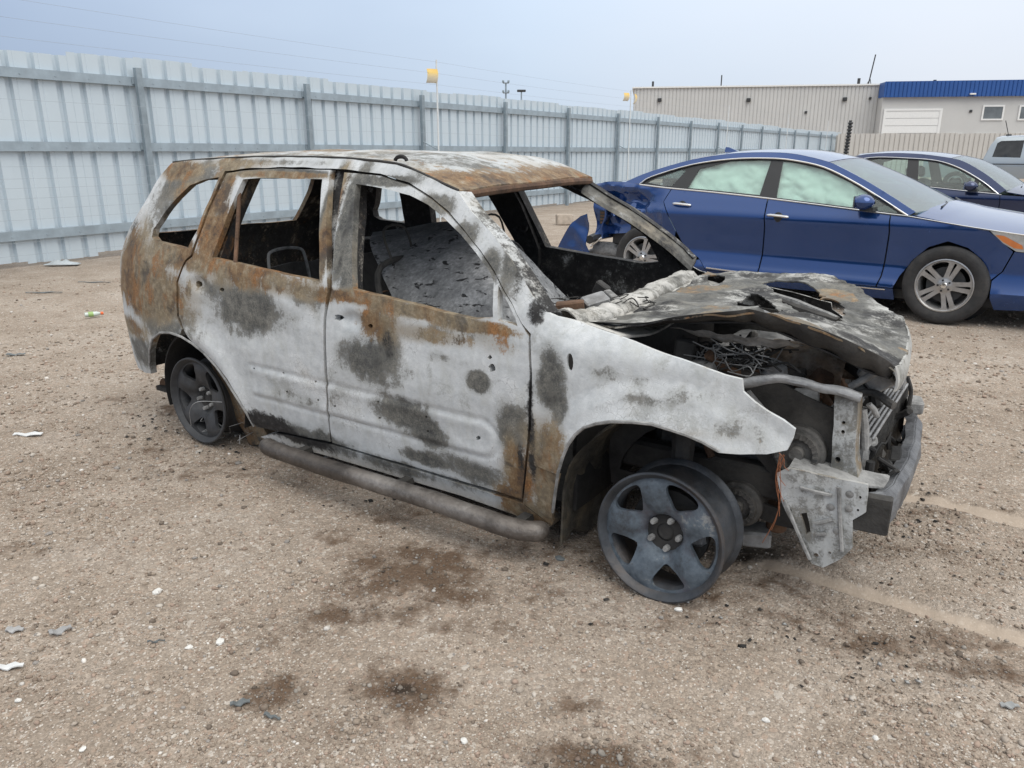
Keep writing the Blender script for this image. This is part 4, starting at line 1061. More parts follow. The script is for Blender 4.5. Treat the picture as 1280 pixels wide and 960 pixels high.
def hood_lift(a, b):
    z = HZ(a, b)
    n = np.array([noise.noise(Vector((p * 7, q * 7, 1))) + .5 * noise.noise(Vector((p * 19, q * 19, 4))) for p, q in zip(a, b)])
    ridge = .012 * np.exp(-((b - (-.25 + .5 * (a - 1.2))) / .04) ** 2) + .010 * np.exp(-((b - (.35 - .2 * (a - 1.2))) / .05) ** 2)
    return np.column_stack([a, b, z + .014 * n + ridge - .012 * np.abs(np.array([noise.noise(Vector((p * 4.5, q * 5.5, 6))) for p, q in zip(a, b)]))])
def hood_wear(a, b):
    n = np.array([noise.noise(Vector((p * 4, q * 4, 9))) for p, q in zip(a, b)])
    return np.column_stack([np.clip(.12 + .5 * (n > .3), 0, 1) * .8, np.clip(.64 + .5 * n, 0, 1), np.clip(.40 - .45 * n + .15 * (b < -.6), 0, .7)])
M_HOOD = burn_mat('burned bonnet', (.20, .20, .195), (.55, .55, .53))
def ragged(poly, amp, sd):
    q = resample(poly, .018); return [(p[0] + amp * noise.noise(Vector((p[0] * 38, p[1] * 38, sd))), p[1] + amp * noise.noise(Vector((p[0] * 38, p[1] * 38, sd + 9)))) for p in q]
hood_poly = ragged(hood_poly, .012, 1); hh1 = ragged(hh1, .020, 2); hh2 = ragged(hh2, .016, 3); hh3 = ragged(hh3, .010, 4)
hd = sheet('hood', hood_poly, [hh1, hh2, hh3], .012, hood_lift, (0, 0, -.006), M_HOOD, suv, hood_wear)
hd['label'] = 'buckled ash-grey bonnet burned through in two ragged openings'
# flange hanging from the near edge of the bonnet
top = [hp(731, 402, -.66), hp(800, 404, -.66), hp(849, 395, -.66), hp(920, 389, -.66), hp(941, 386, -.65), hp(985, 400, -.64), hp(1030, 413, -.62), hp(1077, 434, -.60), hp(1105, 447, -.56), hp(1119, 460, -.50)]
top = spline([np.array([p[0], p[1], float(HZ(p[0], p[1])[0])]) for p in top], 6)
drop = np.interp(np.linspace(0, 1, len(top)), [0, .15, .35, .5, .65, .8, .93, 1], [.008, .02, .045, .055, .07, .075, .06, .012])
P = np.array([[p + np.array([0, .05 * t * t + .012 * math.sin(i * .9) * t, -drop[i] * t]) for t in np.linspace(0, 1, 5)] for i, p in enumerate(top)])
grid_surf('hood_flange', P, M_SOOT, hd, (0, .006, 0))
P2 = np.array([[p + np.array([0, .05 + t * .07, -drop[i] - .010 * t]) for t in np.linspace(0, 1, 4)] for i, p in enumerate(top[12:-4], 12)])
grid_surf('hood_inner_frame', P2, M_CHAR, hd, (0, 0, -.006))
nose = [hp(1119, 460, -.50), hp(1126, 455, -.36), hp(1133, 442, -.18), hp(1137, 416, .10), hp(1131, 402, .25)]
nose = spline([np.array([p[0], p[1], float(HZ(p[0], p[1])[0])]) for p in nose], 5)
P = np.array([[p + np.array([.014 * math.sin(t * 2.4), 0, -.075 * t]) for t in np.linspace(0, 1, 5)] for p in nose])
grid_surf('hood_nose', P, M_HOOD, hd, (-.006, 0, 0), wear=lambda V: np.column_stack([np.full(len(V), .1), np.full(len(V), .35), np.full(len(V), .2)]))
# ribs under the openings
def hp3(u, v, dz): a, b = on_hood(u, v); return (a, b, float(HZ(a, b)[0]) + dz)
for pts, r, m in [([(955, 360), (1000, 376), (1050, 392)], .020, M_SOOT), ([(960, 356), (1010, 372), (1048, 388)], .012, M_ASHM), ([(968, 372), (1005, 386), (1035, 402)], .013, M_SOOT), ([(925, 378), (945, 376), (975, 388)], .012, M_ALU), ([(918, 385), (950, 372)], .009, M_SOOT), ([(886, 352), (905, 344)], .008, M_ALU)]:
    MB().tube(spline([hp3(u, v, -.035) for (u, v) in pts], 4), r, 7).jitter(.006, 15).build('hood_rib', m, hd)
# torn strip hanging under the flange
P = [hp(840, 410, -.60), hp(880, 418, -.60), hp(915, 424, -.60), hp(950, 428, -.58), hp(985, 430, -.56), hp(1004, 433, -.55)]
P = spline(P, 4); wd = np.interp(np.linspace(0, 1, len(P)), [0, .2, .7, 1], [.004, .016, .018, .003])
grid_surf('torn_strip', np.array([[p + np.array([0, -.02 * t, w_ * t + .004 * math.sin(i * 1.7)]) for t in np.linspace(-1, 1, 4)] for i, (p, w_) in enumerate(zip(P, wd))]), M_ASHM, hd, (0, .004, 0))
# ---- scuttle (lumpy ash-covered cowl) and dash remains
cw = spline([hp(705, 397, -.70), hp(745, 395, -.50), hp(775, 384, -.25), hp(805, 370, 0.05), hp(835, 355, .35), hp(862, 345, .60)], 8)
cw = spline([np.array(p) for p in cw[::4]], 16)
P = []
for i, p in enumerate(cw):
    r_ = .038 + .010 * noise.noise(Vector((i * .11, 0, 3)))
    row = []
    for a in np.linspace(-.35 * math.pi, 1.1 * math.pi, 16):
        q = Vector((p[0] - r_ * 1.5 * math.cos(a), p[1], p[2] + r_ * math.sin(a) - .01))
        q = q + .007 * noise.noise_vector(q * 22) + .004 * noise.noise_vector(q * 60); row.append(tuple(q))
    P.append(row)
M_FLAKE = burn_mat('flaking ash', (.30, .30, .29), (.62, .61, .58))
grid_surf('cowl', np.array(P), M_FLAKE, suv, (0, 0, -.006), wear=lambda V: np.column_stack([np.full(len(V), .1), np.full(len(V), .42), np.full(len(V), .22)]))
P = np.array([[p + np.array([.06 + .16 * t, 0, -.005 - .03 * t]) for t in np.linspace(0, 1, 5)] for p in cw]); grid_surf('cowl_panel', P, M_FLAKE, suv, (0, 0, -.008), wear=lambda V: np.column_stack([np.full(len(V), .1), np.full(len(V), .4), np.full(len(V), .25)]))
mb = MB().tube([(.50, -.70, .66), (.50, 0, .68), (.48, .72, .68)], .03, 10); mb.build('dash_beam', M_SOOT, suv)
def chunk(c, sx, sy, sz, m, name, rot=(0, 0, 0), par=None):
    mb = MB().box((-sx, -sy, -sz), (sx, sy, sz), min(sx, sy, sz) * .25)
    mb.xform(Matrix.Translation(Vector(c)) @ Matrix.Rotation(rot[2], 4, 'Z') @ Matrix.Rotation(rot[1], 4, 'Y') @ Matrix.Rotation(rot[0], 4, 'X'))
    return mb.jitter(.006, 12).build(name, m, par or suv)
def cAt(u, v, y): return tuple(RF.y(u, v, y))
chunk(cAt(712, 383, -.42), .055, .035, .018, M_RUST, 'dash_bracket', (0, -.1, .5))
chunk(cAt(744, 377, -.32), .05, .035, .02, M_ALU, 'dash_bracket', (.3, -.2, .9))
chunk(cAt(765, 372, -.22), .045, .018, .014, M_ASHM, 'dash_bracket', (0, .3, -.5))
chunk(cAt(752, 362, -.1), .03, .02, .03, M_SOOT, 'dash_bracket', (.2, .5, .1))
mb = MB()
for q in range(40):
    c = np.array(cAt(700 + random.uniform(0, 120), 374 + random.uniform(-9, 6) - q * .1, random.uniform(-.35, .15))); c[2] -= .03
    mb.tube(spline([c + rng.uniform(-1, 1, 3) * np.array([.07, .07, .022]) for _ in range(4)], 4), random.choice([.0015, .002, .003]), 4)
tag(mb.build('burnt_wiring', M_SOOT, suv), kind='stuff')
# ---- collapsed windscreen draped over dash and seats
def sh(u, v, y): p = RF.y(u, v, y); return p
rowA = [sh(505, 400, -.62), sh(545, 405, -.64), sh(590, 415, -.66), sh(640, 425, -.66), sh(680, 420, -.60)]
rowB = [sh(478, 345, -.50), sh(525, 350, -.50), sh(580, 350, -.50), sh(625, 352, -.48), sh(690, 398, -.35)]
rowC = [sh(462, 303, -.30), sh(515, 305, -.28), sh(570, 302, -.26), sh(625, 312, -.20), sh(703, 388, -.05)]
rowD = [sh(466, 290, -.12), sh(512, 284, -.08), sh(565, 276, -.05), sh(622, 288, 0), sh(717, 380, .16)]
rows = [spline(r_, 8) for r_ in (rowA, rowB, rowC, rowD)]
P = np.array([spline([r_[i] for r_ in rows], 8) for i in range(len(rows[0]))])
P = P + np.array([[.006 * np.array(noise.noise_vector(Vector(p) * 8)) for p in row] for row in P])
def ash_mat():
    m, nt, b = new_mat('ash on glass'); g = NT(nt); co = g.co('Object')
    n1 = g.noise(co, 9, 6, .6); n2 = g.noise(co, 60, 5, .65); v = g.noise(g.co('Object', scale=(.6, 1.0, 1.8)), 26, 3, .55, .6)
    c = g.ramp(g.math('MULTIPLY_ADD', n2, .5, g.math('MULTIPLY', n1, .5)), [(.35, (.10, .103, .107)), (.5, (.19, .195, .20)), (.66, (.36, .365, .37))])
    k = g.math('MULTIPLY', g.step(v, .41, .36), g.step(n1, .36, .46))
    c = g.mix(k, c, (.018, .018, .019)); nt.links.new(c, b.inputs['Base Color']); b.inputs['Roughness'].default_value = .7
    nt.links.new(g.bump(g.math('ADD', n2, g.math('MULTIPLY', k, -1.0)), .5, .006), b.inputs['Normal'])
    return m
grid_surf('fallen_windscreen', P, ash_mat(), suv, (.003, .004, -.008))['label'] = 'ash-covered windscreen sheet collapsed over the dash and front seats'
# ---- seats: bare frames
def seat_frame(cx, cy, lean=.35, w=.22, hgt=.52, z0=.40):
    s_ = empty('seat_frame'); s_.parent = suv; s_.location = (cx, cy, z0)
    back = [(0, -w, 0), (-hgt * math.sin(lean) * .6, -w * .95, hgt * .6), (-hgt * math.sin(lean), -w * .7, hgt), (-hgt * math.sin(lean), w * .7, hgt), (-hgt * math.sin(lean) * .6, w * .95, hgt * .6), (0, w, 0)]
    MB().tube(spline(back, 5), .014, 7).build('backrest_tube', M_SOOT, s_)
    MB().tube([(0, -w, -.05), (.45, -w, -.02), (.45, w, -.02), (0, w, -.05)], .014, 7).build('cushion_tube', M_SOOT, s_)
    for k in range(5):
        z = .08 + k * .085
        MB().tube([(-z * math.sin(lean) - .01 + .008 * math.sin(j * 2), -w * .9 + j * w * .2, z + .008 * math.sin(j * 3.0)) for j in range(10)], .004, 5).build('spring', M_RUST, s_)
    MB().tube(spline([(-hgt * math.sin(lean), -.07, hgt), (-hgt * math.sin(lean) - .05, -.07, hgt + .15), (-hgt * math.sin(lean) - .05, .07, hgt + .15), (-hgt * math.sin(lean), .07, hgt)], 4), .006, 6).build('headrest_stay', M_SOOT, s_)
seat_frame(-.10, -.37); seat_frame(-.10, .37)
rs = empty('rear_seat'); rs.parent = suv
sheet('seat_back', [(-.62, .28), (.62, .28), (.60, .84), (-.60, .84)], [[(q + .03 * math.cos(t), .55 + .05 * math.sin(t)) for t in np.linspace(0, 2 * math.pi, 10, endpoint=False)] for q in (-.35, -.2, .15, .4)], .03, lambda a, b: np.column_stack([-.98 - .35 * (b - .28), a, b]), (.012, 0, 0), M_SOOT, rs, flip=True, crumple=.015)
for yy in (-.32, .25):
    MB().tube(spline([(-1.10, yy - .13, .62), (-1.13, yy - .12, .86), (-1.14, yy - .08, .92), (-1.14, yy + .08, .92), (-1.13, yy + .12, .86), (-1.10, yy + .13, .62)], 4), .008, 7).build('backrest_tube', M_ASHM, rs)
MB().box((-.98, -.6, .24), (-.52, .6, .30), .03).jitter(.02, 6).build('cushion_frame', M_CHAR, rs)
for sg in (-1, 1):
    MB().tube(spline([(-.34, sg * .73, 1.05), (-.33, sg * .715, 1.02), (-.33, sg * .70, .98), (-.36, sg * .70, .97), (-.38, sg * .715, 1.0)], 4), .008, 6).build('belt_loop', M_CHAR, suv)
# ---- engine bay
M_ENG = plain('burnt engine metal', (.075, .073, .070), .7, .2, .5, 18, .5, 50, dirt=((.20, .19, .175), .6))
eng = empty('engine'); eng.parent = suv
def engbox(a, b, m, name, bev=.02, amp=.012):
    n = 5
    mb = MB().box(a, b, bev); return mb.jitter(amp, 9).build(name, m, eng)
engbox((.98, -.42, .16), (1.42, .36, .52), M_ENG, 'block', .04)
engbox((1.02, -.36, .50), (1.36, .30, .62), M_ALU, 'cylinder_head', .03)
engbox((1.05, -.30, .62), (1.30, .26, .68), M_ASHM, 'valve_cover', .025)
for k in range(4): MB().tube(spline([(1.32, -.22 + k * .14, .58), (1.44, -.22 + k * .14, .585), (1.52, -.20 + k * .13, .50)], 5), .022, 8).jitter(.006, 15).build('manifold_runner', M_RUST, eng)
M_CAT = plain('scaled heat shield', (.22, .165, .12), .85, 0, .6, 26, .9, 45, dirt=((.50, .47, .43), .6))
P = []
for t in np.linspace(0, 1, 14):
    c = np.array(cAt(965 + 100 * t, 452 + 16 * t, -.18 + .05 * t)); P.append([c + np.array([.03 * math.cos(a) * .4, .10 * math.cos(a), .085 * math.sin(a)]) for a in np.linspace(-.4, math.pi + .3, 12)])
P = np.array(P); P = P + np.array([[.010 * np.array(noise.noise_vector(Vector(p) * 13)) for p in r_] for r_ in P])
grid_surf('heat_shield', P, M_CAT, eng, (0, 0, -.008))
# alternator and crank pulley
def pulley(c, R, name, m, ax=-1):
    c = np.array(c); o = empty(name); o.parent = eng; o.location = tuple(c)
    MB().lathe([(0, -.055), (R * .25, -.055), (R * .30, -.035), (R * .55, -.030), (R * .60, -.048), (R * .80, -.048), (R * .83, -.030), (R * .92, -.028), (R, -.02), (R, .05), (R * .5, .07)], 30).build('housing', m, o)
    for k in range(18):
        a = k * math.pi / 9
        MB().obox((R * .70 * math.cos(a), -.050, R * .70 * math.sin(a)), (R * .10 * math.cos(a), 0, R * .10 * math.sin(a)), (0, .003, 0), (-.0035 * math.sin(a), 0, .0035 * math.cos(a))).build('fin', M_ENG, o)
    return o
pulley(cAt(1000, 562, -.52), .085, 'alternator', M_ENG)
pulley(cAt(926, 628, -.50), .080, 'crank_pulley', M_ENG)
oc = cAt(972, 645, -.42)
MB().lathe([(0, -.05), (.032, -.05), (.036, -.04), (.036, .05), (0, .05)], 18, oc, 'z').build('oil_filter', M_RUST, eng)
chunk(cAt(945, 668, -.45), .05, .05, .03, M_ALU, 'oil_pan', (0, 0, .3), eng)
chunk(cAt(905, 640, -.40), .09, .06, .06, M_ENG, 'gearbox', (0, .2, .2), eng)
# inner wing, strut tower, battery tray
sheet('inner_wing', [(.86, .20), (1.62, .20), (1.66, .62), (1.40, .70), (1.0, .74), (.86, .74)], [[(1.02 + .40 * 0 + .30 * math.cos(t) + .18, .22 + .27 * math.sin(t)) for t in np.linspace(.15, math.pi - .15, 14)]], .035, lambda a, b: np.column_stack([a, -.50 - .06 * np.sin(a * 9) * .3, b]), (0, .012, 0), M_SOOT, suv, crumple=.015)
sheet('inner_wing', [(.86, .20), (1.62, .20), (1.66, .62), (1.40, .70), (1.0, .74), (.86, .74)], [], .05, lambda a, b: np.column_stack([a, .52 + 0 * a, b]), (0, -.012, 0), M_SOOT, suv, flip=True, crumple=.015)
MB().lathe([(.0, .06), (.07, .06), (.085, .03), (.10, -.12)], 20, (1.16, -.53, .66), 'z').jitter(.006, 12).build('strut_tower', M_ASHM, suv)
chunk(cAt(855, 440, -.5), .035, .03, .05, M_SOOT, 'relay_box', (0, .1, .3))
# hoses, pipes and melted boxes packed round the engine
for q in range(22):
    c = np.array(cAt(random.uniform(880, 1060), random.uniform(440, 560), random.uniform(-.50, -.15))); c[2] = min(c[2], .70)
    d = rng.normal(0, 1, 3) * np.array([.09, .05, .05])
    MB().tube(spline([c - d, c - d * .3 + rng.normal(0, .025, 3), c + d * .4 + rng.normal(0, .025, 3), c + d], 5), random.choice([.006, .009, .013, .018]), 8).jitter(.003, 30).build('hose', random.choice([M_SOOT, M_ENG, M_ASHM, M_CHAR, M_RUST]), eng)
for q in range(16):
    c = cAt(random.uniform(890, 1060), random.uniform(450, 545), random.uniform(-.46, -.15))
    chunk((c[0], c[1], min(c[2], .66)), random.uniform(.015, .045), random.uniform(.015, .04), random.uniform(.012, .035), random.choice([M_SOOT, M_ENG, M_ALU, M_CHAR, M_ASHM, M_RUST]), 'melted_fitting', (random.uniform(-.6, .6), random.uniform(-.6, .6), random.uniform(-1, 1)), eng)
mb = MB()
for q in range(70):
    c = np.array(cAt(random.uniform(860, 960), random.uniform(430, 470), random.uniform(-.5, -.2))); d = rng.normal(0, 1, 3) * np.array([.06, .05, .025])
    pts = [c + d * t + rng.normal(0, .012, 3) for t in np.linspace(-1, 1, 5)]
    mb.tube(spline(pts, 3), random.choice([.0015, .002, .003, .004]), 5)
tag(mb.build('wiring_loom', M_SOOT, suv), kind='stuff')
mb = MB()
for q in range(30):
    c = np.array(cAt(random.uniform(870, 950), random.uniform(432, 462), random.uniform(-.55, -.45))); d = rng.normal(0, 1, 3) * np.array([.05, .03, .02])
    mb.tube(spline([c + d * t + rng.normal(0, .012, 3) for t in np.linspace(-1, 1, 5)], 3), .002, 5)
tag(mb.build('bare_wire', M_ASHM, suv), kind='stuff')
MB().tube(spline([cAt(927, 480, -.60), cAt(955, 474, -.60), cAt(985, 474, -.58), cAt(1020, 483, -.57), cAt(1050, 490, -.56), cAt(1075, 498, -.55)], 6), [.016 - .0001 * i for i in range(31)], 10).jitter(.007, 16).build('upper_apron_rail', M_ALU, suv)
chunk(cAt(985, 512, -.38), .09, .03, .075, M_SOOT, 'washer_tank', (0, .3, .1))
chunk(cAt(965, 470, -.42), .035, .05, .05, M_ALU, 'intake_elbow', (0, .4, .3))
MB().tube(spline([cAt(935, 490, -.55), cAt(960, 520, -.52), cAt(975, 540, -.5)], 5), .010, 8).build('coolant_pipe', M_ASHM, suv)
# lower side member hidden behind the wheel, running forward
MB().box((.85, -.50, .27), (1.60, -.43, .38), .012).jitter(.006, 9).build('side_member', M_SOOT, suv)
# ---- front structure
def yz_sheet(name, pts, yv, th, m, holes=(), par=None, crumple=.006, wear=None, h=.014, curve=0.0):
    """sheet standing along the car, outline given by photo survey on the plane y=yv"""
    o = [(p[0], p[2]) for p in [RF.y(u, v, yv) for (u, v) in pts]]
    hs = [[(p[0], p[2]) for p in [RF.y(u, v, yv) for (u, v) in q]] for q in holes]
    x0 = min(p[0] for p in o)
    return sheet(name, o, hs, h, lambda a, b: np.column_stack([a, yv + curve * (a - x0) ** 2, b]), (0, th, 0), m, par or suv, wear or const_wear(.12, .55, .15), crumple=crumple, csc=12)
def circ(u, v, r, n=8): return [(u + r * math.cos(t), v + r * math.sin(t)) for t in np.linspace(0, 2 * math.pi, n, endpoint=False)]
yz_sheet('headlamp_post', [(1043, 492), (1072, 497), (1071, 540), (1069, 575), (1074, 600), (1050, 597), (1036, 592), (1040, 560), (1044, 530)], -.55, .07, M_BURN, [circ(1055.5, 527.5, 2.2), circ(1055, 539, 2.6), circ(1046, 574, 4)], wear=const_wear(.2, .6, .15))
br = yz_sheet('crash_bracket', [(972, 592), (985, 586), (1010, 590), (1045, 600), (1085, 607), (1083, 640), (1066, 650), (1066, 685), (1050, 699), (1030, 709.5), (1015, 706), (1005, 690), (992, 660), (978, 628)], -.66, .012, M_BURN,
              [[(1000, 642), (1008, 641), (1013, 665), (1007, 668)], circ(1034, 618, 2), circ(1075, 622, 1.8), circ(1073, 637, 1.8), circ(1036, 690, 2), circ(1020, 695, 3.5), circ(988, 638, 2.4)], wear=const_wear(.05, .42, .12))
br['label'] = 'pale grey torn mounting plate hanging below the headlamp opening'
for (p, q) in [((1018, 655), (1040, 650)), ((1020, 668), (1032, 668)), ((1048, 610), (1052, 690)), ((1000, 610), (1040, 620)), ((980, 625), (1012, 700))]:
    a, b = RF.y(*p, -.668), RF.y(*q, -.668); MB().tube([a + [0, .004, 0], (a + b) / 2, b + [0, .004, 0]], .006, 6).build('pressed_rib', M_ASHM, br)
for (u, v) in [(1038, 634), (1062, 618), (1061, 636), (1046, 664)]:
    MB().lathe([(0, -.004), (.007, -.003), (.012, 0)], 12, tuple(RF.y(u, v, -.662)), 'y').build('pressed_boss', M_ASHM, br)
tp = [RF.y(984, 586, -.66), RF.y(1020, 592, -.62), RF.y(1060, 602, -.60), RF.y(1105, 610, -.52)]
P = np.array([[p + np.array([0, .10 * t, .008 * t]) for t in np.linspace(0, 1, 4)] for p in spline(tp, 6)]); P = P + np.array([[.005 * np.array(noise.noise_vector(Vector(p) * 14)) for p in r_] for r_ in P])
grid_surf('upper_tie_plate', P, M_ASHM, suv, (0, 0, -.006))
# bumper beam, bent round the near corner
bc = [(1.74, -.62), (1.80, -.60), (1.828, -.55), (1.838, -.4), (1.838, -.2), (1.828, .0), (1.806, .2), (1.77, .37), (1.73, .45)]
bc = spline([np.array([x, y, 0]) for x, y in bc], 5); P = []
for i, p in enumerate(bc):
    t = i / (len(bc) - 1); zt = .425 - .01 * t; zb = .300 + .0 * t
    P.append([(p[0] - .05, p[1], zt - .012), (p[0] - .02, p[1], zt), (p[0], p[1], zt - .018), (p[0] + .004, p[1], (zt + zb) / 2), (p[0], p[1], zb + .018), (p[0] - .02, p[1], zb), (p[0] - .05, p[1], zb + .012)])
M_BEAM = plain('scorched bumper beam', (.105, .11, .12), .6, .2, .4, 20, .5, 60, dirt=((.26, .27, .28), .6))
P = np.array(P); P = P + np.array([[.007 * np.array(noise.noise_vector(Vector(p) * 11)) + .004 * np.array(noise.noise_vector(Vector(p) * 31)) for p in r_] for r_ in P])
grid_surf('bumper_beam', P, M_BEAM, suv, (-.006, 0, 0))
chunk((1.785, -.635, .372), .048, .016, .058, M_SOOT, 'beam_end', (0, 0, .1))
chunk((1.755, .36, .435), .03, .05, .025, M_ASHM, 'beam_foam', (0, 0, .2))
# radiator pack
rad_ = empty('radiator'); rad_.parent = suv
MB().box((1.672, -.36, .17), (1.70, .36, .50), .004).build('core', M_CHAR, rad_)
for k in range(5): MB().tube([(1.665 + .014 * k, -.38, .515 + .004 * math.sin(k)), (1.668 + .014 * k, .36, .520 + .003 * k)], .0055, 6).build('top_tube', M_ALU, rad_)
for k in range(26):
    y = -.35 + k * .028
    MB().box((1.702, y, .18), (1.708, y + .006, .50 - .02 * abs(math.sin(k * 1.7)))).build('core_fin', M_ENG, rad_)
MB().tube([(1.70, -.40, .20), (1.70, -.40, .52)], .024, 10).jitter(.004, 10).build('side_tank', M_ASHM, rad_)
MB().tube([(1.70, .38, .20), (1.70, .38, .50)], .024, 10).build('side_tank', M_SOOT, rad_)
MB().tube([(1.735, -.44, .30), (1.735, -.44, .46)], .014, 8).build('condenser_drier', M_CHAR, rad_)
MB().tube(spline([(1.66, -.46, .50), (1.66, -.44, .62), (1.67, -.42, .66)], 4), .022, 10).build('side_strut', M_ASHM, suv)
MB().box((1.60, -.47, .60), (1.66, .58, .63), .006).jitter(.008, 8).build('lock_carrier', M_ASHM, suv)
chunk(cAt(1120, 474, .1), .03, .04, .03, M_ALU, 'hood_latch', (0, 0, .2))
chunk(cAt(1096, 470, -.3), .05, .03, .04, M_ASHM, 'latch_stay', (0, .9, .1))
mb = MB()
for q in range(9):
    c = np.array((1.74 + random.uniform(-.02, .05), random.uniform(-.45, .35), random.uniform(.28, .48)))
    mb.tube(spline([c + rng.normal(0, .03, 3) * np.array([.6, 1.2, 1]) for _ in range(4)], 4), random.choice([.006, .009, .012]), 6)
tag(mb.build('condenser_scrap', M_CHAR, suv), kind='stuff')
for q in range(4):
    chunk((1.775, -.36 + q * .17, .36 + .03 * math.sin(q * 2)), .018, .05, .03, M_CHAR if q % 2 else M_SOOT, 'beam_bracket', (.2 * q, 0, .1))
MB().tube(spline([(1.72, .30, .56), (1.74, .31, .50), (1.74, .30, .42)], 4), .008, 6).build('hood_latch_stay', M_SOOT, suv)
# copper strands by the torn wing
M_COP = plain('copper wire', (.30, .12, .06), .6, .3, .3)
for q in range(6):
    c = np.array(RF.y(978, 567, -.70)); pts = [c + np.array([.004 * q - .01 + .012 * math.sin(q + t * 5) - (.05 * (q - 3) * .3) * t * t, -.004 * q, -(.05 + .05 * q) * t]) for t in np.linspace(0, 1, 8)]
    MB().tube(pts, .0011, 4).build('loose_wire', M_COP, suv)

# crushed bits packed between headlamp post, radiator and beam
for q in range(30):
    c = (random.uniform(1.56, 1.73), random.uniform(-.50, .22), random.uniform(.24, .60))
    if c[0] > 1.70 and c[2] > .48: c = (c[0] - .1, c[1], c[2])
    m = random.choice([M_SOOT, M_ENG, M_ALU, M_CHAR, M_ASHM, M_CHAR])
    if q % 3 == 0:
        chunk(c, random.uniform(.012, .03), random.uniform(.012, .04), random.uniform(.012, .04), m, 'crushed_bracket', (random.uniform(-.6, .6), random.uniform(-.6, .6), random.uniform(-1, 1)))
    else:
        c = np.array(c); d = rng.normal(0, 1, 3) * np.array([.02, .045, .04])
        MB().tube(spline([c - d, c - d * .3 + rng.normal(0, .02, 3), c + d * .4 + rng.normal(0, .02, 3), c + d], 4), random.choice([.004, .006, .009, .013]), 7).jitter(.003, 30).build('bent_pipe', m, suv)
for (p_, q_, r_) in [((1078, 512), (1081, 560), .014), ((1086, 505), (1096, 520), .010), ((1062, 484), (1100, 462), .012)]:
    a, b = np.array(RF.y(*p_, -.47)), np.array(RF.y(*q_, -.45)); MB().tube([a, (a + b) / 2 + np.array([.004, 0, .003]), b], r_, 9).jitter(.004, 22).build('support_strut', M_ASHM, suv)
# ------------------------------------------------------------------ the two saloons
ZK2 = [.12, .20, .28, .33, .45, .62, .79, .83, .90, .95, 1.1, 1.25, 1.36, 1.43]
YK2 = [.83, .880, .930, .900, .868, .898, .941, .937, .90, .875, .79, .70, .63, .56]
def SY(x, z):
    x = np.asarray(x, float); z = np.asarray(z, float)
    return np.interp(z, ZK2, YK2) - .16 * (np.clip(x - 1.5, 0, 1) / .85) ** 2 - .12 * (np.clip(-1.5 - x, 0, .85) / .8) ** 2
def paint(name, col, col2, rough=.13):
    m, nt, b = new_mat(name); g = NT(nt); co = g.co('Object')
    n = g.noise(co, 900, 2, .5); n2 = g.noise(co, 3.0, 6, .65)
    nt.links.new(g.mix(n, col, col2), b.inputs['Base Color'])
    b.inputs['Metallic'].default_value = .5
    dust = g.step(n2, .45, .8)
    nt.links.new(g.math('MULTIPLY_ADD', dust, .2, rough), b.inputs['Roughness'])
    b.inputs['Coat Weight'].default_value = .9
    nt.links.new(g.math('MULTIPLY_ADD', dust, .10, .03), b.inputs['Coat Roughness'])
    return m
def glass_mat(name, tint, refl=.08):
    m = bpy.data.materials.new(name); m.use_nodes = True; nt = m.node_tree; nt.nodes.clear(); g = NT(nt)
    out = g.n('OutputMaterial'); tr = g.n('BsdfTransparent', {'Color': (*tint, 1)}); gl = g.n('BsdfGlossy', {'Color': (1, 1, 1, 1), 'Roughness': .03})
    n = g.noise(g.co('Object'), 6, 4, .6)
    df = g.n('BsdfDiffuse', {'Color': (.45, .47, .46, 1)})
    lw = g.n('LayerWeight', {'Blend': .5}); fr_ = g.math('MULTIPLY_ADD', g.math('POWER', lw.outputs['Facing'], 4.0), .55, .03)
    mx = g.n('MixShader', {0: g.math('ADD', fr_, refl)}); nt.links.new(tr.outputs[0], mx.inputs[1]); nt.links.new(gl.outputs[0], mx.inputs[2])
    mx2 = g.n('MixShader', {0: g.math('MULTIPLY', g.step(n, .2, .9), .07)}); nt.links.new(mx.outputs[0], mx2.inputs[1]); nt.links.new(df.outputs[0], mx2.inputs[2])
    nt.links.new(mx2.outputs[0], out.inputs['Surface'])
    return m
M_PBLUE = paint('blue car paint', (.007, .038, .155), (.015, .066, .23))
M_PNAVY = paint('dark blue car paint', (.010, .022, .075), (.016, .035, .11))
M_PSILV = paint('silver car paint', (.30, .35, .39), (.40, .44, .47), .35)
M_CHROME = plain('chrome trim', (.75, .76, .77), .16, .95, .05)
M_BLKP = plain('black plastic', (.020, .021, .023), .45, 0, .2)
M_TYRE = plain('tyre rubber', (.028, .028, .029), .82, 0, .3, 18, .3, 80, dirt=((.10, .09, .08), .35))
M_ALLOY = plain('alloy wheel', (.46, .46, .46), .35, .75, .12, 20, dirt=((.22, .20, .18), .4))
M_TINT = glass_mat('car side glass', (.85, .93, .905), .03)
M_WS = glass_mat('windscreen glass', (.55, .66, .64), .15)
M_PRIV = glass_mat('privacy glass', (.05, .055, .06), .03)
M_BAG = plain('airbag cloth', (.72, .76, .72), .8, 0, .07, 6, .15, 30)
M_INT = plain('car interior', (.085, .085, .085), .8, 0, .3, 5)
M_AMBER = plain('amber lens', (.65, .20, .05), .2, 0, .1, coat=.8)
M_LENS = plain('headlamp lens', (.48, .52, .55), .12, .5, .2, 25, coat=1)
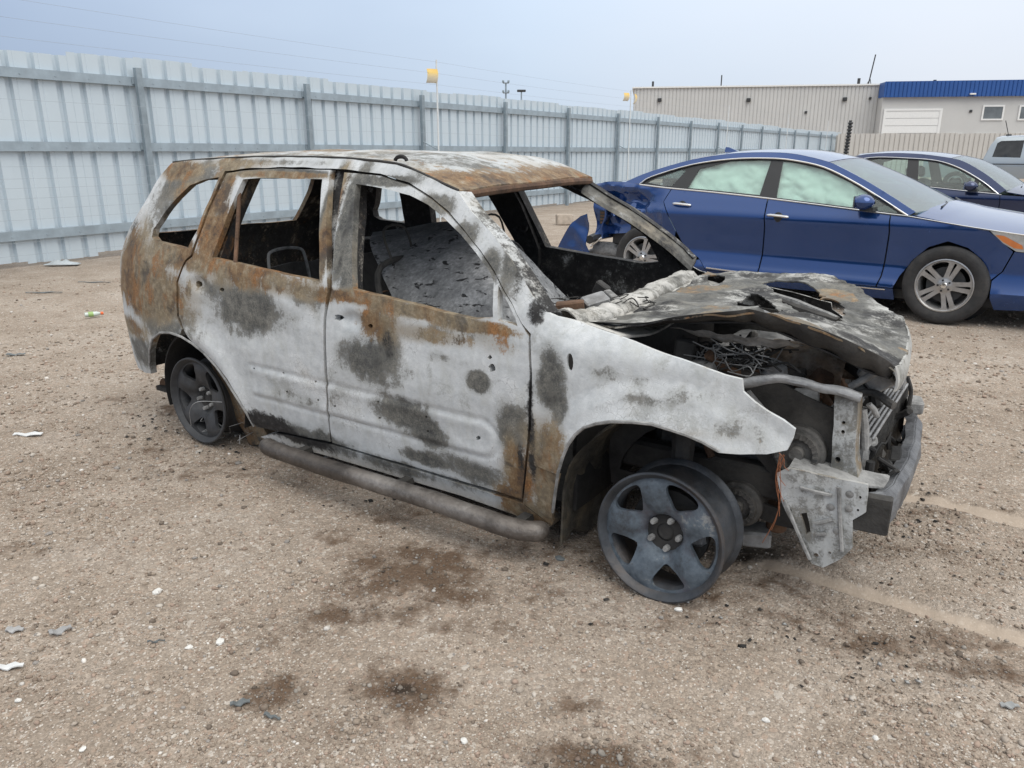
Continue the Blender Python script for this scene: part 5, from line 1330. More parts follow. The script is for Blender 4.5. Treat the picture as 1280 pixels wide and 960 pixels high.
def car_wheel(parent, x, y, sg, z=.325, R=.328, rr=.218, mrim=None, spokes=True):
    w = empty('wheel'); w.parent = parent; w.location = (x, y, z); w.rotation_euler = (0, random.uniform(0, 6) if not spokes else .33, 0 if sg < 0 else math.pi)
    tp = [(rr, -.085), (rr + .012, -.100), (rr + .045, -.112), (R - .030, -.110), (R - .010, -.098), (R - .001, -.075), (R, -.03), (R - .003, -.026), (R - .003, -.020), (R, -.016), (R, .016), (R - .003, .02), (R - .003, .026), (R, .03), (R - .001, .075), (R - .010, .098), (R - .03, .11), (rr + .04, .11), (rr, .09)]
    MB().lathe(tp, 56).build('tyre', M_TYRE, w, 40)
    rim = MB().lathe([(rr + .004, -.092), (rr + .006, -.100), (rr - .004, -.102), (rr - .014, -.090), (rr - .030, -.05), (rr - .035, .08)], 48).build('rim', mrim or M_ALLOY, w, 40)
    if spokes:
        hs = []
        for k in range(5):
            a = math.pi / 2 + k * 2 * math.pi / 5
            for da in (0,):
                hs.append(rounded([(r * math.cos(a + d), r * math.sin(a + d)) for (r, d) in [(.080, .0), (.12, -.045), (.19, -.055), (.198, 0), (.19, .055), (.12, .045)]], 2))
            b = a + math.pi / 5
            hs.append(rounded([(r * math.cos(b + d), r * math.sin(b + d)) for (r, d) in [(.066, .0), (.10, .24), (.15, .33), (.19, .36), (.199, .2), (.201, 0), (.199, -.2), (.19, -.36), (.15, -.33), (.10, -.24)]], 2))
        out = [((rr - .008) * math.cos(t), (rr - .008) * math.sin(t)) for t in np.linspace(0, 2 * math.pi, 64, endpoint=False)]
        sheet('spoke_face', out, hs, .012, lambda a, b: np.column_stack([a, np.interp(np.hypot(a, b), [0, .03, .06, .12, .21], [-.098, -.098, -.088, -.088, -.092]), b]), (0, .022, 0), mrim or M_ALLOY, rim)
        MB().lathe([(0, -.106), (.022, -.105), (.028, -.098)], 20).build('center_cap', M_CHROME, rim)
        for k in range(5):
            a = math.pi / 2 + math.pi / 5 + k * 2 * math.pi / 5; MB().lathe([(0, -.102), (.008, -.102), (.010, -.085)], 8, (.047 * math.cos(a), 0, .047 * math.sin(a))).build('lug_nut', M_BLKP, rim)
    MB().lathe([(.0, -.02), (.15, -.02), (.15, .0), (0, 0)], 28).build('brake_disc', M_RUST if False else M_INT, w)
    return w
def bslift(sg, dy=0.0, fn=None): return lambda a, b: np.column_stack([a, sg * (SY(a, b) - dy), b])
def side_set(par, name, poly, m, holes=(), dy=0.0, th=.02, h=.035, both=True):
    o = sheet(name, poly, list(holes), h, bslift(-1, dy), (0, th, 0), m, par)
    if both: sheet(name, poly, list(holes), h * 1.6, bslift(1, dy), (0, -th, 0), m, par, flip=True)
    return o
def edge3(pts, sg, dy=0.0, dz=0.0): return [np.array([x, sg * (float(SY(x, z)) - dy), z + dz]) for (x, z) in pts]
def top_patch(par, name, edge, m, bow, crown, nb=15, n=4, dy=0.0, dz=0.0, th=(0, 0, -.01)):
    E_ = spline([np.array([x, z]) for x, z in edge], n); k = len(E_)
    P = []
    for i, (x, z) in enumerate(E_):
        t = i / (k - 1); y = float(SY(x, z)) - dy
        bw = bow[0] * (1 - t) + bow[1] * t; cr = crown[0] * (1 - t) + crown[1] * t
        P.append([(x + bw * (1 - b * b), y * b, z + dz + cr * (1 - abs(b) ** 2.2)) for b in np.linspace(-1, 1, nb)])
    return grid_surf(name, np.array(P)[:, ::-1] if False else np.array(P), m, par, th)
def trim(par, pts, r, m, name, sg=-1, dy=-.004, n=4):
    return MB().tube(edge3([tuple(p) for p in spline([np.array(p) for p in pts], n)], sg, dy), r, 6).build(name, m, par)
def sedan(name, fr, T, pm, label, airbags=True, damage=True):
    car = empty(name, tuple(fr.o), math.radians(fr.deg)); tag(car, label, 'car')
    cu, cl, re_ = T['cu'], T['cl'], T['re']
    dlo = [tuple(p) for p in spline([np.array(p) for p in cu], 4)] + [tuple(p) for p in cl[::-1]]
    # roof rails and pillars around the side windows
    rail = [tuple(p) for p in spline([np.array(p) for p in re_], 4)] + [tuple(p) for p in spline([np.array(p) for p in cu], 4)][::-1]
    side_set(car, 'roof_rail', rail, pm, h=.04)
    side_set(car, 'pillar_panel', dlo, M_BLKP, [g_ for g_ in T['glass']], dy=.012, th=.02, h=.05)
    for q in T['glass']:
        gl = sheet('side_window', q, [], .06, bslift(-1, .014), (0, .005, 0), M_TINT, car)
        sheet('side_window', q, [], .08, bslift(1, .014), (0, -.005, 0), M_TINT, car, flip=True)
    if airbags:
        for q in T['glass'][:2]:
            cx = sum(p[0] for p in q) / len(q); cz = sum(p[1] for p in q) / len(q)
            qq = [(cx + (p[0] - cx) * 1.06, cz + (p[1] - cz) * 1.06) for p in q]
            def bl(a, b):
                n_ = np.array([noise.noise(Vector((x * 6.0, z * 9, 3))) + 1.2 * abs(noise.noise(Vector((x * 9 + z * 5, z * 13, 7)))) - .3 for x, z in zip(a, b)])
                return np.column_stack([a, -(SY(a, b) - .055 + .030 * n_), b])
            sheet('curtain_airbag', qq, [], .022, bl, (0, .03, 0), M_BAG, car)
    trim(car, cu, .008, M_CHROME, 'window_trim'); trim(car, cl, .008, M_CHROME, 'window_trim')
    trim(car, cu, .008, M_CHROME, 'window_trim', 1); trim(car, cl, .008, M_CHROME, 'window_trim', 1)
    # top skin
    kr, kw = T['kr'], T['kw']
    top_patch(car, 'rear_window', re_[:kr + 1], M_WS, (-.12, -.05), (.02, .03))
    top_patch(car, 'roof', re_[kr:kw + 1], pm, (-.05, .06), (.032, .032), dz=.002)
    top_patch(car, 'windscreen', re_[kw:], M_WS, (.06, .15), (.032, .025), dz=-.002)
    hd_ = top_patch(car, 'hood', T['hood'], pm, (.15, .10), (.085, .06), n=5)
    cwl = [(x + .02, z - .015) for (x, z) in re_[-1:]] + [(T['hood'][0][0], T['hood'][0][1] - .012)]
    top_patch(car, 'cowl_grille', [(re_[-1][0] - .05, re_[-1][1] - .004), (T['hood'][0][0] + .04, T['hood'][0][1] - .010)], M_BLKP, (.15, .16), (.02, .07), n=3)
    P = edge3([(re_[-1][0] - .03, re_[-1][1] + .0)], -1)[0]
    for y0, y1 in ((-.55, .05), (.05, .60)):
        xx = re_[-1][0] + .10
        MB().tube([(xx + .03, y0, re_[-1][1] + .03), (xx + .02, (y0 + y1) / 2, re_[-1][1] + .048), (xx - .06, y1, re_[-1][1] + .055)], .008, 5).build('wiper', M_BLKP, car)
    # flanks
    side_set(car, 'front_door', T['fd'], pm, h=.03); side_set(car, 'rear_door', T['rd'], pm, h=.03); side_set(car, 'fender', T['fe'], pm, h=.03)
    side_set(car, 'sill', T['sill'], pm, h=.04)
    side_set(car, 'front_bumper', T['fb'], pm, h=.05)
    E_ = [(2.30, .70), (2.40, .60), (2.43, .45), (2.40, .28), (2.34, .18)]
    P = []
    for (x, z) in E_: P.append([(x + .12 * (1 - b * b), float(SY(2.25, z)) * b, z) for b in np.linspace(-1, 1, 13)])
    grid_surf('front_bumper', np.array(P), pm, car, (-.02, 0, 0))
    top_patch(car, 'hood_edge', [T['hood'][-1], (2.30, .70)], pm, (.10, .12), (.06, .0), n=3)
    # headlamp
    hl = sheet('headlamp', T['hl'], [], .03, bslift(-1, -.004), (0, .02, 0), M_LENS, car); sheet('headlamp', T['hl'], [], .03, bslift(1, -.004), (0, -.02, 0), M_LENS, car, flip=True)
    sheet('turn_signal', T['ts'], [], .03, bslift(-1, -.009), (0, .004, 0), M_AMBER, hl)
    # dark cavity and cabin
    MB().box((-2.0, -.80, .16), (2.2, .80, .24)).build('underbody', M_BLKP, car)
    MB().box((1.86, -.60, .24), (2.15, .60, .62)).build('front_core', M_BLKP, car)
    MB().box((1.00, -.76, .24), (1.10, .76, .84)).build('bulkhead', M_BLKP, car)
    MB().box((-1.72, -.70, .24), (-1.62, .70, .96)).build('rear_bulkhead', M_BLKP, car)
    side_set(car, 'door_liner', [(-1.14, .99), (-.5, .95), (.95, .84), (1.0, .30), (-.75, .30), (-.93, .50), (-1.10, .78)], M_INT, dy=.05, th=.02, h=.09)
    dsh = MB().box((.62, -.70, .62), (1.05, .70, .90), .05); dsh.build('dashboard', M_INT, car)
    for y in (-.36, .36):
        for x, nm in ((-.05, 'front_seat'), (-.95, 'rear_seat')):
            s_ = empty(nm); s_.parent = car
            MB().box((x - .05, y - .24, .30), (x + .45, y + .24, .50), .06).build('cushion', M_INT, s_)
            mb = MB().box((-.06, y - .23, 0), (.06, y + .23, .58), .05); mb.xform(Matrix.Translation((x - .06, 0, .46)) @ Matrix.Rotation(-.3, 4, 'Y')); mb.build('backrest', M_INT, s_)
            mb = MB().box((-.04, y - .12, 0), (.04, y + .12, .17), .035); mb.xform(Matrix.Translation((x - .25, 0, 1.03)) @ Matrix.Rotation(-.2, 4, 'Y')); mb.build('headrest', M_INT, s_)
    sw = [(.52 + .06 * math.sin(t), .36 + .18 * math.cos(t), .86 + .17 * math.sin(t)) for t in np.linspace(0, 2 * math.pi, 24, endpoint=False)]
    MB().tube(sw, .014, 7, closed=True).build('steering_wheel', M_BLKP, car)
    # door mirrors and handles
    for sg in (-1, 1):
        mx, mz = T['mir']
        y0 = sg * (float(SY(mx, mz)) + .10)
        mb = MB()
        V = []
        for t in np.linspace(0, 1, 9):
            w_ = math.sin(math.pi * (t * .86 + .12)) ** .6
            V.append([(mx - .02 + .16 * (t - .5) * 1.0, y0 + sg * .085 * math.cos(a) * w_, mz + .055 + .068 * math.sin(a) * w_) for a in np.linspace(0, 2 * math.pi, 15)])
        mr = grid_surf('door_mirror', np.array(V), pm, car)
        MB().obox((mx - .095, y0, mz + .055), (.006, 0, 0), (0, .062, 0), (0, 0, .05)).build('mirror_glass', M_CHROME, mr)
        mm = MB().obox((mx + .00, y0 - sg * .07, mz - .005), (.055, 0, 0), (0, .085, 0), (0, 0, .016)); mm.build('mirror_base', M_BLKP, mr)
        for (hx, hz_) in T['hnd']:
            yh = float(SY(hx, hz_))
            MB().tube(spline([(hx - .10, sg * (yh + .012), hz_ + .003), (hx - .05, sg * (yh + .032), hz_ + .006), (hx + .05, sg * (yh + .032), hz_), (hx + .10, sg * (yh + .010), hz_ - .006)], 4), [.010] + [.013] * 11 + [.008], 8).build('door_handle', M_CHROME, car)
            MB().lathe([(0.0, -.001), (.038, -.001), (.046, .003)], 18, (hx, sg * (yh + .003), hz_ - .012), 'y').build('handle_cup', M_BLKP, car)
    car_wheel(car, 1.435, -.835, -1); car_wheel(car, -1.435, -.835, -1); car_wheel(car, 1.435, .835, 1); car_wheel(car, -1.435, .835, 1)
    for cx in (1.435, -1.435):
        for sg in (-1, 1):
            P = [[(cx + .375 * math.cos(a), sg * y, .325 + .375 * math.sin(a)) for y in (.70, .62, .55)] for a in np.linspace(-.2, math.pi + .2, 18)]
            o = grid_surf('wheel_housing', np.array(P), M_BLKP, car, (0, 0, .008))
            MB().lathe([(.02, 0), (.375, 0)], 24, (cx, sg * .55, .325), 'y').build('housing_wall', M_BLKP, o)
    # rear: quarter panel, boot lid, tail
    if damage:
        qp = [(-1.572, 1.068), (-1.40, 1.055), (-1.215, 1.038), (-1.195, 1.033), (-1.243, .912), (-1.173, .81), (-1.08, .62), (-1.10, .52), (-1.14, .56), (-1.249, .665), (-1.35, .695), (-1.44, .70), (-1.55, .72), (-1.64, .70), (-1.75, .74), (-1.86, .72), (-1.94, .80), (-2.05, .79), (-2.10, .90), (-2.13, .97), (-2.125, 1.06), (-1.9, 1.085), (-1.74, 1.09)]
        def ql(a, b):
            k = np.clip((-1.22 - a) / .40, 0, 1)
            f = np.array([noise.noise(Vector((x * 4.2, z * 5.0, 2.2))) + .55 * abs(noise.noise(Vector((x * 9, z * 11, 8)))) for x, z in zip(a, b)])
            fold = np.abs(((a * 2.1 + b * 3.4) % 1.0) - .5) * 2
            return np.column_stack([a + .03 * k * f, -(SY(a, b) - k * (.12 * np.clip((1.04 - b) / .14, 0, 1) + .085 * f + .07 * fold * np.clip((1.0 - b) / .1, 0, 1))), b - .02 * k * f])
        sheet('quarter_panel', qp, [], .022, ql, (0, .012, 0), pm, car)['label'] = 'crushed blue rear quarter'
        sheet('quarter_panel', [(p[0], p[1]) for p in qp], [], .06, lambda a, b: np.column_stack([a, SY(a, b), b]), (0, -.012, 0), pm, car, flip=True)
        top_patch(car, 'boot_lid', [(-2.20, 1.0), (-2.1, 1.05), (-1.9, 1.08), re_[0]], pm, (-.12, -.12), (.02, .02))
        # exposed tail: crumpled inner panel with vent slots, bumper bar, muffler
        def tl(a, b):
            f = np.array([noise.noise(Vector((x * 6, z * 6, 4))) for x, z in zip(a, b)]); return np.column_stack([-2.08 + .06 * f + .10 * a * a, a, b])
        sheet('tail_panel', [(-.80, .48), (.80, .48), (.80, 1.0), (-.80, 1.0)], [[(-.66, .70 + k * .035), (-.52, .70 + k * .035), (-.52, .715 + k * .035), (-.66, .715 + k * .035)] for k in range(4)], .05, tl, (.02, 0, 0), pm, car, flip=True)
        vp = [(-2.19, -.0, 0)]
        inn = sheet('inner_quarter', [(-2.20, .50), (-1.72, .55), (-1.70, .76), (-1.85, .84), (-2.22, .88)], [], .035, lambda a, b: np.column_stack([a, -.66 + .05 * np.array([noise.noise(Vector((x * 7, z * 7, 4))) for x, z in zip(a, b)]), b]), (0, .012, 0), pm, car)
        vf = MB().obox((-2.06, -.70, .70), (.055, 0, 0), (0, .012, 0), (0, 0, .075)).build('air_vent', M_BLKP, car)
        for k in range(4): MB().obox((-2.06, -.716, .645 + k * .035), (.042, 0, 0), (0, .004, 0), (0, 0, .009)).build('vent_flap', M_RUST, vf)
        MB().tube(spline([(-2.25, -.70, .44), (-2.30, -.4, .46), (-2.31, .4, .46), (-2.25, .70, .44)], 4), .05, 8).build('bumper_bar', M_BLKP, car)
        MB().tube([(-2.26, -.66, .36), (-2.14, -.62, .46), (-2.05, -.6, .52)], .012, 6).build('stay', M_CHROME, car)
        mf = MB().lathe([(0, -.20), (.06, -.20), (.085, -.18), (.09, -.10), (.086, -.095), (.09, -.09), (.09, 0), (.086, .005), (.09, .01), (.09, .12), (.085, .18), (.05, .20), (0, .20)], 22, (-2.11, -.48, .315), 'x'); mf.build('muffler', M_ASHM, car, 30)
        MB().tube(spline([(-2.31, -.48, .30), (-2.38, -.49, .27), (-2.44, -.5, .24)], 4), .03, 10).build('tailpipe', M_ALU, car)
        MB().box((-2.0, -.62, .40), (-1.7, .62, .56), .02).jitter(.02, 6).build('boot_floor', M_BLKP, car)
        # bumper cover hanging loose behind
        cv = [(-2.28, .73), (-2.37, .70), (-2.49, .62), (-2.58, .50), (-2.63, .412), (-2.69, .30), (-2.70, .249), (-2.64, .19), (-2.543, .165), (-2.40, .16), (-2.24, .19), (-2.24, .30), (-2.29, .385), (-2.28, .5), (-2.26, .62)]
        def cl_(a, b):
            f = np.array([noise.noise(Vector((x * 6, z * 6, 1))) for x, z in zip(a, b)]); return np.column_stack([a, -.71 + .04 * f - .25 * (a + 2.46) ** 2, b])
        sheet('bumper_cover', cv, [], .02, cl_, (0, .012, 0), pm, car)['label'] = 'blue rear bumper cover hanging torn loose'
        # roof fin
        fin = np.array([[(-.86 - .11 * t - .09 * s_ * (1 - t * .3), (.022 * (1 - t)) * math.cos(0) * (1 if i_ else -1), 1.425 + .062 * t) for t in np.linspace(0, 1, 5)] for i_ in (0, 1) for s_ in (0, .5, 1)])
        mb = MB(); V = [(-1.0, -.02, 1.395), (-.84, -.02, 1.405), (-.84, .02, 1.405), (-1.0, .02, 1.395), (-1.0, 0, 1.452), (-.96, 0, 1.448)]
        mb.add(V, [(0, 1, 5, 4), (1, 2, 5), (2, 3, 4, 5), (3, 0, 4), (3, 2, 1, 0)]); mb.build('roof_fin', pm, car)
    else:
        side_set(car, 'quarter_panel', [(cu[0][0], cu[0][1] - .004), (-1.30, 1.02), (-1.195, .985), (-1.243, .912), (-1.173, .81), (-1.08, .62), (-1.07, .40), (-1.09, .47), (-1.16, .58), (-1.30, .685), (-1.44, .705), (-1.60, .66), (-1.72, .56), (-1.80, .40), (-1.81, .22), (-2.3, .24), (-2.36, .5), (-2.36, .80), (-2.2, 1.0), (-1.9, 1.06), re_[0]], pm, h=.05)
        top_patch(car, 'boot_lid', [(-2.25, .98), (-2.1, 1.03), (-1.9, 1.06), re_[0]], pm, (-.12, -.12), (.02, .02))
        P = [[(x - .10 * (1 - b * b), float(SY(-2.3, z)) * b, z) for b in np.linspace(-1, 1, 13)] for (x, z) in ((-2.3, .24), (-2.38, .45), (-2.38, .80), (-2.25, .98))]
        grid_surf('rear_bumper', np.array(P), pm, car, (.02, 0, 0))
    trim(car, T['hoodline'], .006, M_CHROME, 'fender_trim')
    trim(car, [(-.70, .285), (.0, .262), (.75, .242), (.98, .242)], .008, M_CHROME, 'sill_trim')
    return car
FD_ = [(-.155, .972), (.20, .943), (.58, .911), (.918, .884), (.936, .883), (.949, .74), (.924, .355), (.90, .262), (-.165, .262), (-.160, .366), (-.138, .733)]
RD_ = [(-1.185, 1.036), (-.95, 1.024), (-.741, 1.012), (-.168, .974), (-.150, .733), (-.174, .366), (-.177, .262), (-.70, .262), (-.813, .374), (-.974, .458), (-1.07, .62), (-1.163, .812), (-1.233, .912)]
FE_ = [(.946, .882), (1.078, .874), (1.389, .832), (1.69, .792), (1.78, .72), (1.875, .635), (1.82, .47), (1.757, .40), (1.751, .42), (1.672, .557), (1.563, .647), (1.411, .692), (1.269, .632), (1.159, .514), (1.075, .368), (1.04, .262), (.912, .262), (.936, .355), (.961, .74)]
SONATA = dict(
    cu=[(-1.572, 1.076), (-1.458, 1.151), (-1.048, 1.275), (-.64, 1.332), (-.272, 1.341), (-.028, 1.324), (.27, 1.266), (.564, 1.147), (.82, 1.02), (1.078, .882)],
    cl=[(-1.572, 1.070), (-1.215, 1.043), (-.741, 1.018), (-.17, .98), (.58, .917), (.918, .889), (1.078, .878)],
    re=[(-1.78, 1.085), (-1.52, 1.195), (-1.07, 1.325), (-.66, 1.385), (-.27, 1.396), (.0, 1.376), (.30, 1.312), (.60, 1.188), (.87, 1.055), (1.13, .915)], kr=2, kw=6,
    glass=[[(-1.02, 1.05), (-.955, 1.235), (-.64, 1.312), (-.33, 1.322), (-.245, 1.318), (-.255, 1.005), (-.741, 1.036)],
           [(-.13, 1.318), (-.04, 1.308), (.26, 1.248), (.54, 1.135), (.70, 1.055), (.73, .99), (.72, .922), (.58, .932), (-.09, .988)],
           [(-1.50, 1.092), (-1.42, 1.135), (-1.15, 1.225), (-1.10, 1.215), (-1.20, 1.065), (-1.30, 1.066)],
           [(.775, 1.015), (.98, .91), (.985, .897), (.775, .912)]],
    hood=[(1.11, .889), (1.25, .868), (1.389, .845), (1.7, .805), (1.928, .775), (2.12, .74)], hoodline=[(1.078, .878), (1.389, .838), (1.7, .80), (1.95, .77)],
    fd=FD_, rd=RD_, fe=FE_, sill=[(-.80, .355), (-.70, .255), (1.04, .255), (1.05, .15), (-.95, .15), (-1.02, .30)],
    fb=[(1.885, .635), (2.09, .62), (2.17, .66), (2.30, .70), (2.40, .60), (2.43, .45), (2.40, .28), (2.34, .18), (1.81, .15), (1.775, .25), (1.766, .39), (1.83, .47)],
    hl=[(1.70, .795), (1.928, .768), (2.17, .735), (2.28, .70), (2.16, .655), (2.08, .625), (1.895, .640), (1.80, .70)], ts=[(1.74, .765), (1.80, .76), (1.93, .69), (1.94, .66), (1.88, .665), (1.80, .71)],
    mir=(.76, .93), hnd=[(-1.02, .895), (-.02, .83)])
CAMRY = dict(SONATA)
CAMRY.update(
    cu=[(-1.30, 1.13), (-1.13, 1.23), (-.991, 1.286), (-.734, 1.325), (-.286, 1.312), (.075, 1.281), (.378, 1.188), (.688, 1.025), (.921, .861)],
    cl=[(-1.30, 1.10), (-1.0, 1.012), (-.60, .98), (-.222, .951), (.30, .907), (.694, .874), (.921, .856)],
    re=[(-1.80, 1.05), (-1.45, 1.20), (-1.0, 1.350), (-.60, 1.385), (-.155, 1.370), (.249, 1.318), (.45, 1.258), (.73, 1.105), (1.0, .915)], kr=2, kw=5,
    glass=[[(-1.0, 1.035), (-.95, 1.24), (-.73, 1.303), (-.305, 1.292), (-.245, .975), (-.6, 1.0)], [(-.16, 1.283), (.065, 1.260), (.36, 1.168), (.60, 1.045), (.62, .89), (.30, .925), (-.09, .957)], [(-1.2, 1.13), (-1.06, 1.215), (-1.05, 1.06)], [(.66, 1.01), (.83, .895), (.66, .89)]],
    hood=[(.985, .895), (1.25, .855), (1.5, .83), (1.8, .795), (2.12, .72)], hoodline=[(.921, .856), (.96, .85)], mir=(.62, .905), hnd=[(-.95, .87), (-.02, .82)])
CAMRY['fd'] = [(-.155, .942), (.20, .911), (.58, .879), (.94, .850), (.952, .74), (.924, .355), (.90, .262), (-.165, .262), (-.160, .366), (-.138, .733)]
CAMRY['rd'] = [(-1.185, 1.05), (-.95, 1.000), (-.60, .976), (-.168, .943), (-.150, .733), (-.174, .366), (-.177, .262), (-.70, .262), (-.813, .374), (-.974, .458), (-1.07, .62), (-1.163, .812), (-1.233, .912)]
CAMRY['fe'] = [(.950, .848), (1.2, .838), (1.389, .822)] + FE_[3:]
sedan('blue_sedan', Frame((3.083, 8.039), -38.57), SONATA, M_PBLUE, 'bright blue saloon with crushed rear corner and airbags filling its side windows')
sedan('dark_blue_sedan', Frame((6.363, 11.88), -38.57), CAMRY, M_PNAVY, 'dark navy saloon parked beyond the bright blue saloon', airbags=False, damage=False)

# ------------------------------------------------------------------ silver pickup at the right edge
tf = Frame((0, 0), -33.0)
p0 = hz(1234, 190, 27.0)                         # rear upper corner of the cab, near side
trk_o = np.array([p0[0], p0[1], 0]) - tf.ex * (-.55) - tf.ey * (-.80)
tf = Frame(trk_o[:2], -33.0)
trk = empty('silver_pickup', tuple(tf.o), math.radians(-33.0)); tag(trk, 'silver crew cab pickup truck cut off by the right edge of the picture', 'pickup truck')
def TY(x, z): return np.interp(z, [.4, .6, 1.0, 1.15, 1.25, 1.8, 1.92], [.93, .97, .99, .97, .94, .80, .70]) + 0 * np.asarray(x)
def tside(name, poly, m, holes=(), dy=0, th=.03, h=.12):
    for sg in (-1, 1): sheet(name, poly, list(holes), h, (lambda s_: lambda a, b: np.column_stack([a, s_ * (TY(a, b) - dy), b]))(sg), (0, -sg * th, 0), m, trk, flip=sg > 0)
cab = [(-.62, .55), (-.62, 1.20), (-.48, 1.62), (-.36, 1.83), (-.20, 1.88), (1.1, 1.88), (1.45, 1.80), (2.1, 1.25), (2.1, .55)]
gw = [(-.38, 1.24), (-.30, 1.68), (-.20, 1.75), (.45, 1.77), (.42, 1.22)]; gw2 = [(.56, 1.22), (.58, 1.77), (1.1, 1.76), (1.4, 1.70), (1.85, 1.27), (1.85, 1.22)]
tside('cab_side', cab, M_PSILV, [gw, gw2])
tside('side_window', gw, M_PRIV, dy=.02, th=.006); tside('side_window', gw2, M_TINT, dy=.02, th=.006)
P = [[(x, TY(0, 1.88) * b * .98, 1.88 + .05 * (1 - b * b) + dz) for b in np.linspace(-1, 1, 9)] for x, dz in ((-.36, -.05), (-.2, 0), (.4, .012), (1.1, 0), (1.45, -.08))]
grid_surf('roof', np.array(P), M_PSILV, trk, (0, 0, -.02))
P = [[(x, float(TY(0, z)) * b, z) for b in np.linspace(-1, 1, 7)] for x, z in ((-.62, .55), (-.62, 1.20), (-.48, 1.62), (-.36, 1.83))]
grid_surf('cab_back', np.array(P), M_PSILV, trk, (.03, 0, 0))
P = [[(x + .10 * (1 - b * b), float(TY(0, z)) * b, z + .02) for b in np.linspace(-1, 1, 7)] for x, z in ((1.45, 1.80), (1.8, 1.52), (2.1, 1.25))]
grid_surf('windscreen', np.array(P), M_WS, trk, (0, 0, -.006))
tside('hood_side', [(2.1, .55), (2.1, 1.24), (3.2, 1.12), (3.35, .9), (3.35, .5)], M_PSILV)
P = [[(x, float(TY(0, z)) * b, z + .05 * (1 - b * b)) for b in np.linspace(-1, 1, 7)] for x, z in ((2.1, 1.245), (2.7, 1.19), (3.2, 1.12), (3.35, .9), (3.35, .5))]
grid_surf('hood', np.array(P), M_PSILV, trk, (0, 0, -.02))
tside('bed_side', [(-2.4, .55), (-2.4, 1.16), (-.66, 1.16), (-.66, .55)], M_PSILV)
MB().box((-2.4, -.90, .55), (-2.34, .90, 1.15)).build('tailgate', M_PSILV, trk)
MB().box((-2.4, -.88, .55), (3.3, .88, .62)).build('floor', M_BLKP, trk)
for x in (-1.35, 2.45):
    for sg in (-1, 1): car_wheel(trk, x, sg * .88, sg, .39, .39, .23, spokes=False)
MB().box((-.12, -.06, 1.93), (.05, .06, 1.975), .012).build('antenna_base', M_BLKP, trk)
MB().tube([(-.05, 0, 1.96), (-.20, 0, 2.42)], .012, 6).build('antenna', M_BLKP, trk)
tside('belt_moulding', [(-.62, 1.0), (-.62, 1.03), (2.1, 1.03), (2.1, 1.0)], M_BLKP, dy=-.006, th=.01)

# ------------------------------------------------------------------ litter and small things on the ground
M_STONE = plain('white stone', (.66, .65, .62), .85, 0, .15, 40, .4, 90)
M_SLATE = plain('grey shard', (.13, .145, .15), .6, 0, .3, 30)
M_CONC = plain('concrete', (.40, .34, .28), .9, 0, .2, 14, .4, 60)
def stone(u, v, r, label, m=M_STONE, flat=.6, cat='stone', name='stone', group='pale stones on the gravel'):
    p = ground_pt(u, v); mb = MB(); n = 7
    for i in range(n): pass
    V = []; Fs = []
    for i in range(6):
        ph = math.pi * i / 5
        for k in range(9):
            a = 2 * math.pi * k / 9; q = Vector((math.sin(ph) * math.cos(a), math.sin(ph) * math.sin(a), math.cos(ph)))
            s_ = r * (1 + .35 * noise.noise(q * 1.3 + Vector((u, v, 0)))); V.append((q.x * s_ * 1.15, q.y * s_ * .85, q.z * s_ * flat))
    for i in range(5):
        for k in range(9): l = (k + 1) % 9; Fs.append((i * 9 + k, i * 9 + 9 + k, i * 9 + 9 + l, i * 9 + l))
    o = mb.add(V, Fs).build(name, m, None, 28); o.location = (p[0], p[1], float(ground_h(p[0], p[1])) + r * flat * .55); o.rotation_euler = (0, 0, u)
    return tag(o, label, cat, group)
stone(275, 800, .0135, 'bright white stone, larger of the two side by side on the left gravel')
stone(236, 807, .010, 'small white stone just left of the larger bright white stone')
stone(196, 733, .016, 'flat buff stone above the pair of white stones')
stone(22, 871, .008, 'tiny white pebble near the left edge of the picture')
stone(102, 929, .009, 'pale cream pebble at the lower left')
stone(580, 926, .010, 'rounded pale pebble at the bottom centre below the brown stains')
stone(958, 896, .010, 'round grey-white pebble on the right foreground gravel')
stone(1095, 918, .008, 'small white pebble at the lower right by the tyre ruts')
stone(700, 697, .018, 'dark flat stone beside the front rim', M_SLATE, .4)
stone(848, 762, .012, 'pale stone just below the front rim')
def shard(u, v, l, w, rz, label, m, name='shard', cat='debris', group='broken pieces on the gravel', curl=.2):
    p = ground_pt(u, v); P = []
    for i in range(7):
        t = i / 6 - .5; ww = w * (1 - 1.2 * t * t) * (.8 + .2 * math.sin(u + i))
        P.append([(t * l, b * ww, .006 + curl * l * (t * t) + .004 * math.sin(i * 1.9 + b)) for b in (-.5, 0, .5)])
    o = grid_surf(name, np.array(P), m, None, (0, 0, -.004), 30); o.location = (p[0], p[1], float(ground_h(p[0], p[1])) + .004); o.rotation_euler = (0, 0, rz)
    return tag(o, label, cat, group)
M_LITTER = plain('pale plastic', (.62, .63, .63), .5, 0, .12, 30)
shard(300, 878, .050, .022, .35, 'dark slate grey strip at lower left, wider of two', M_SLATE)
shard(340, 895, .048, .012, -.35, 'thin dark sliver right of the slate grey strip', M_SLATE)
shard(11, 831, .075, .026, .2, 'white plastic scrap at the left edge of the picture', M_LITTER)
shard(75, 786, .06, .035, .7, 'grey crumpled scrap left of the white stones', plain('grey scrap', (.30, .30, .30), .7), curl=.5)
shard(18, 785, .05, .03, .1, 'flat grey flake near the left edge', plain('grey flake', (.36, .36, .36), .7))
shard(1262, 883, .05, .022, 0, 'flat bluish grey flake at the lower right edge', plain('blue flake', (.30, .31, .31), .6), curl=.05)
shard(35, 543, .14, .05, .1, 'pale flat plastic scrap on the gravel left of the rear wheel', M_LITTER, curl=.1)
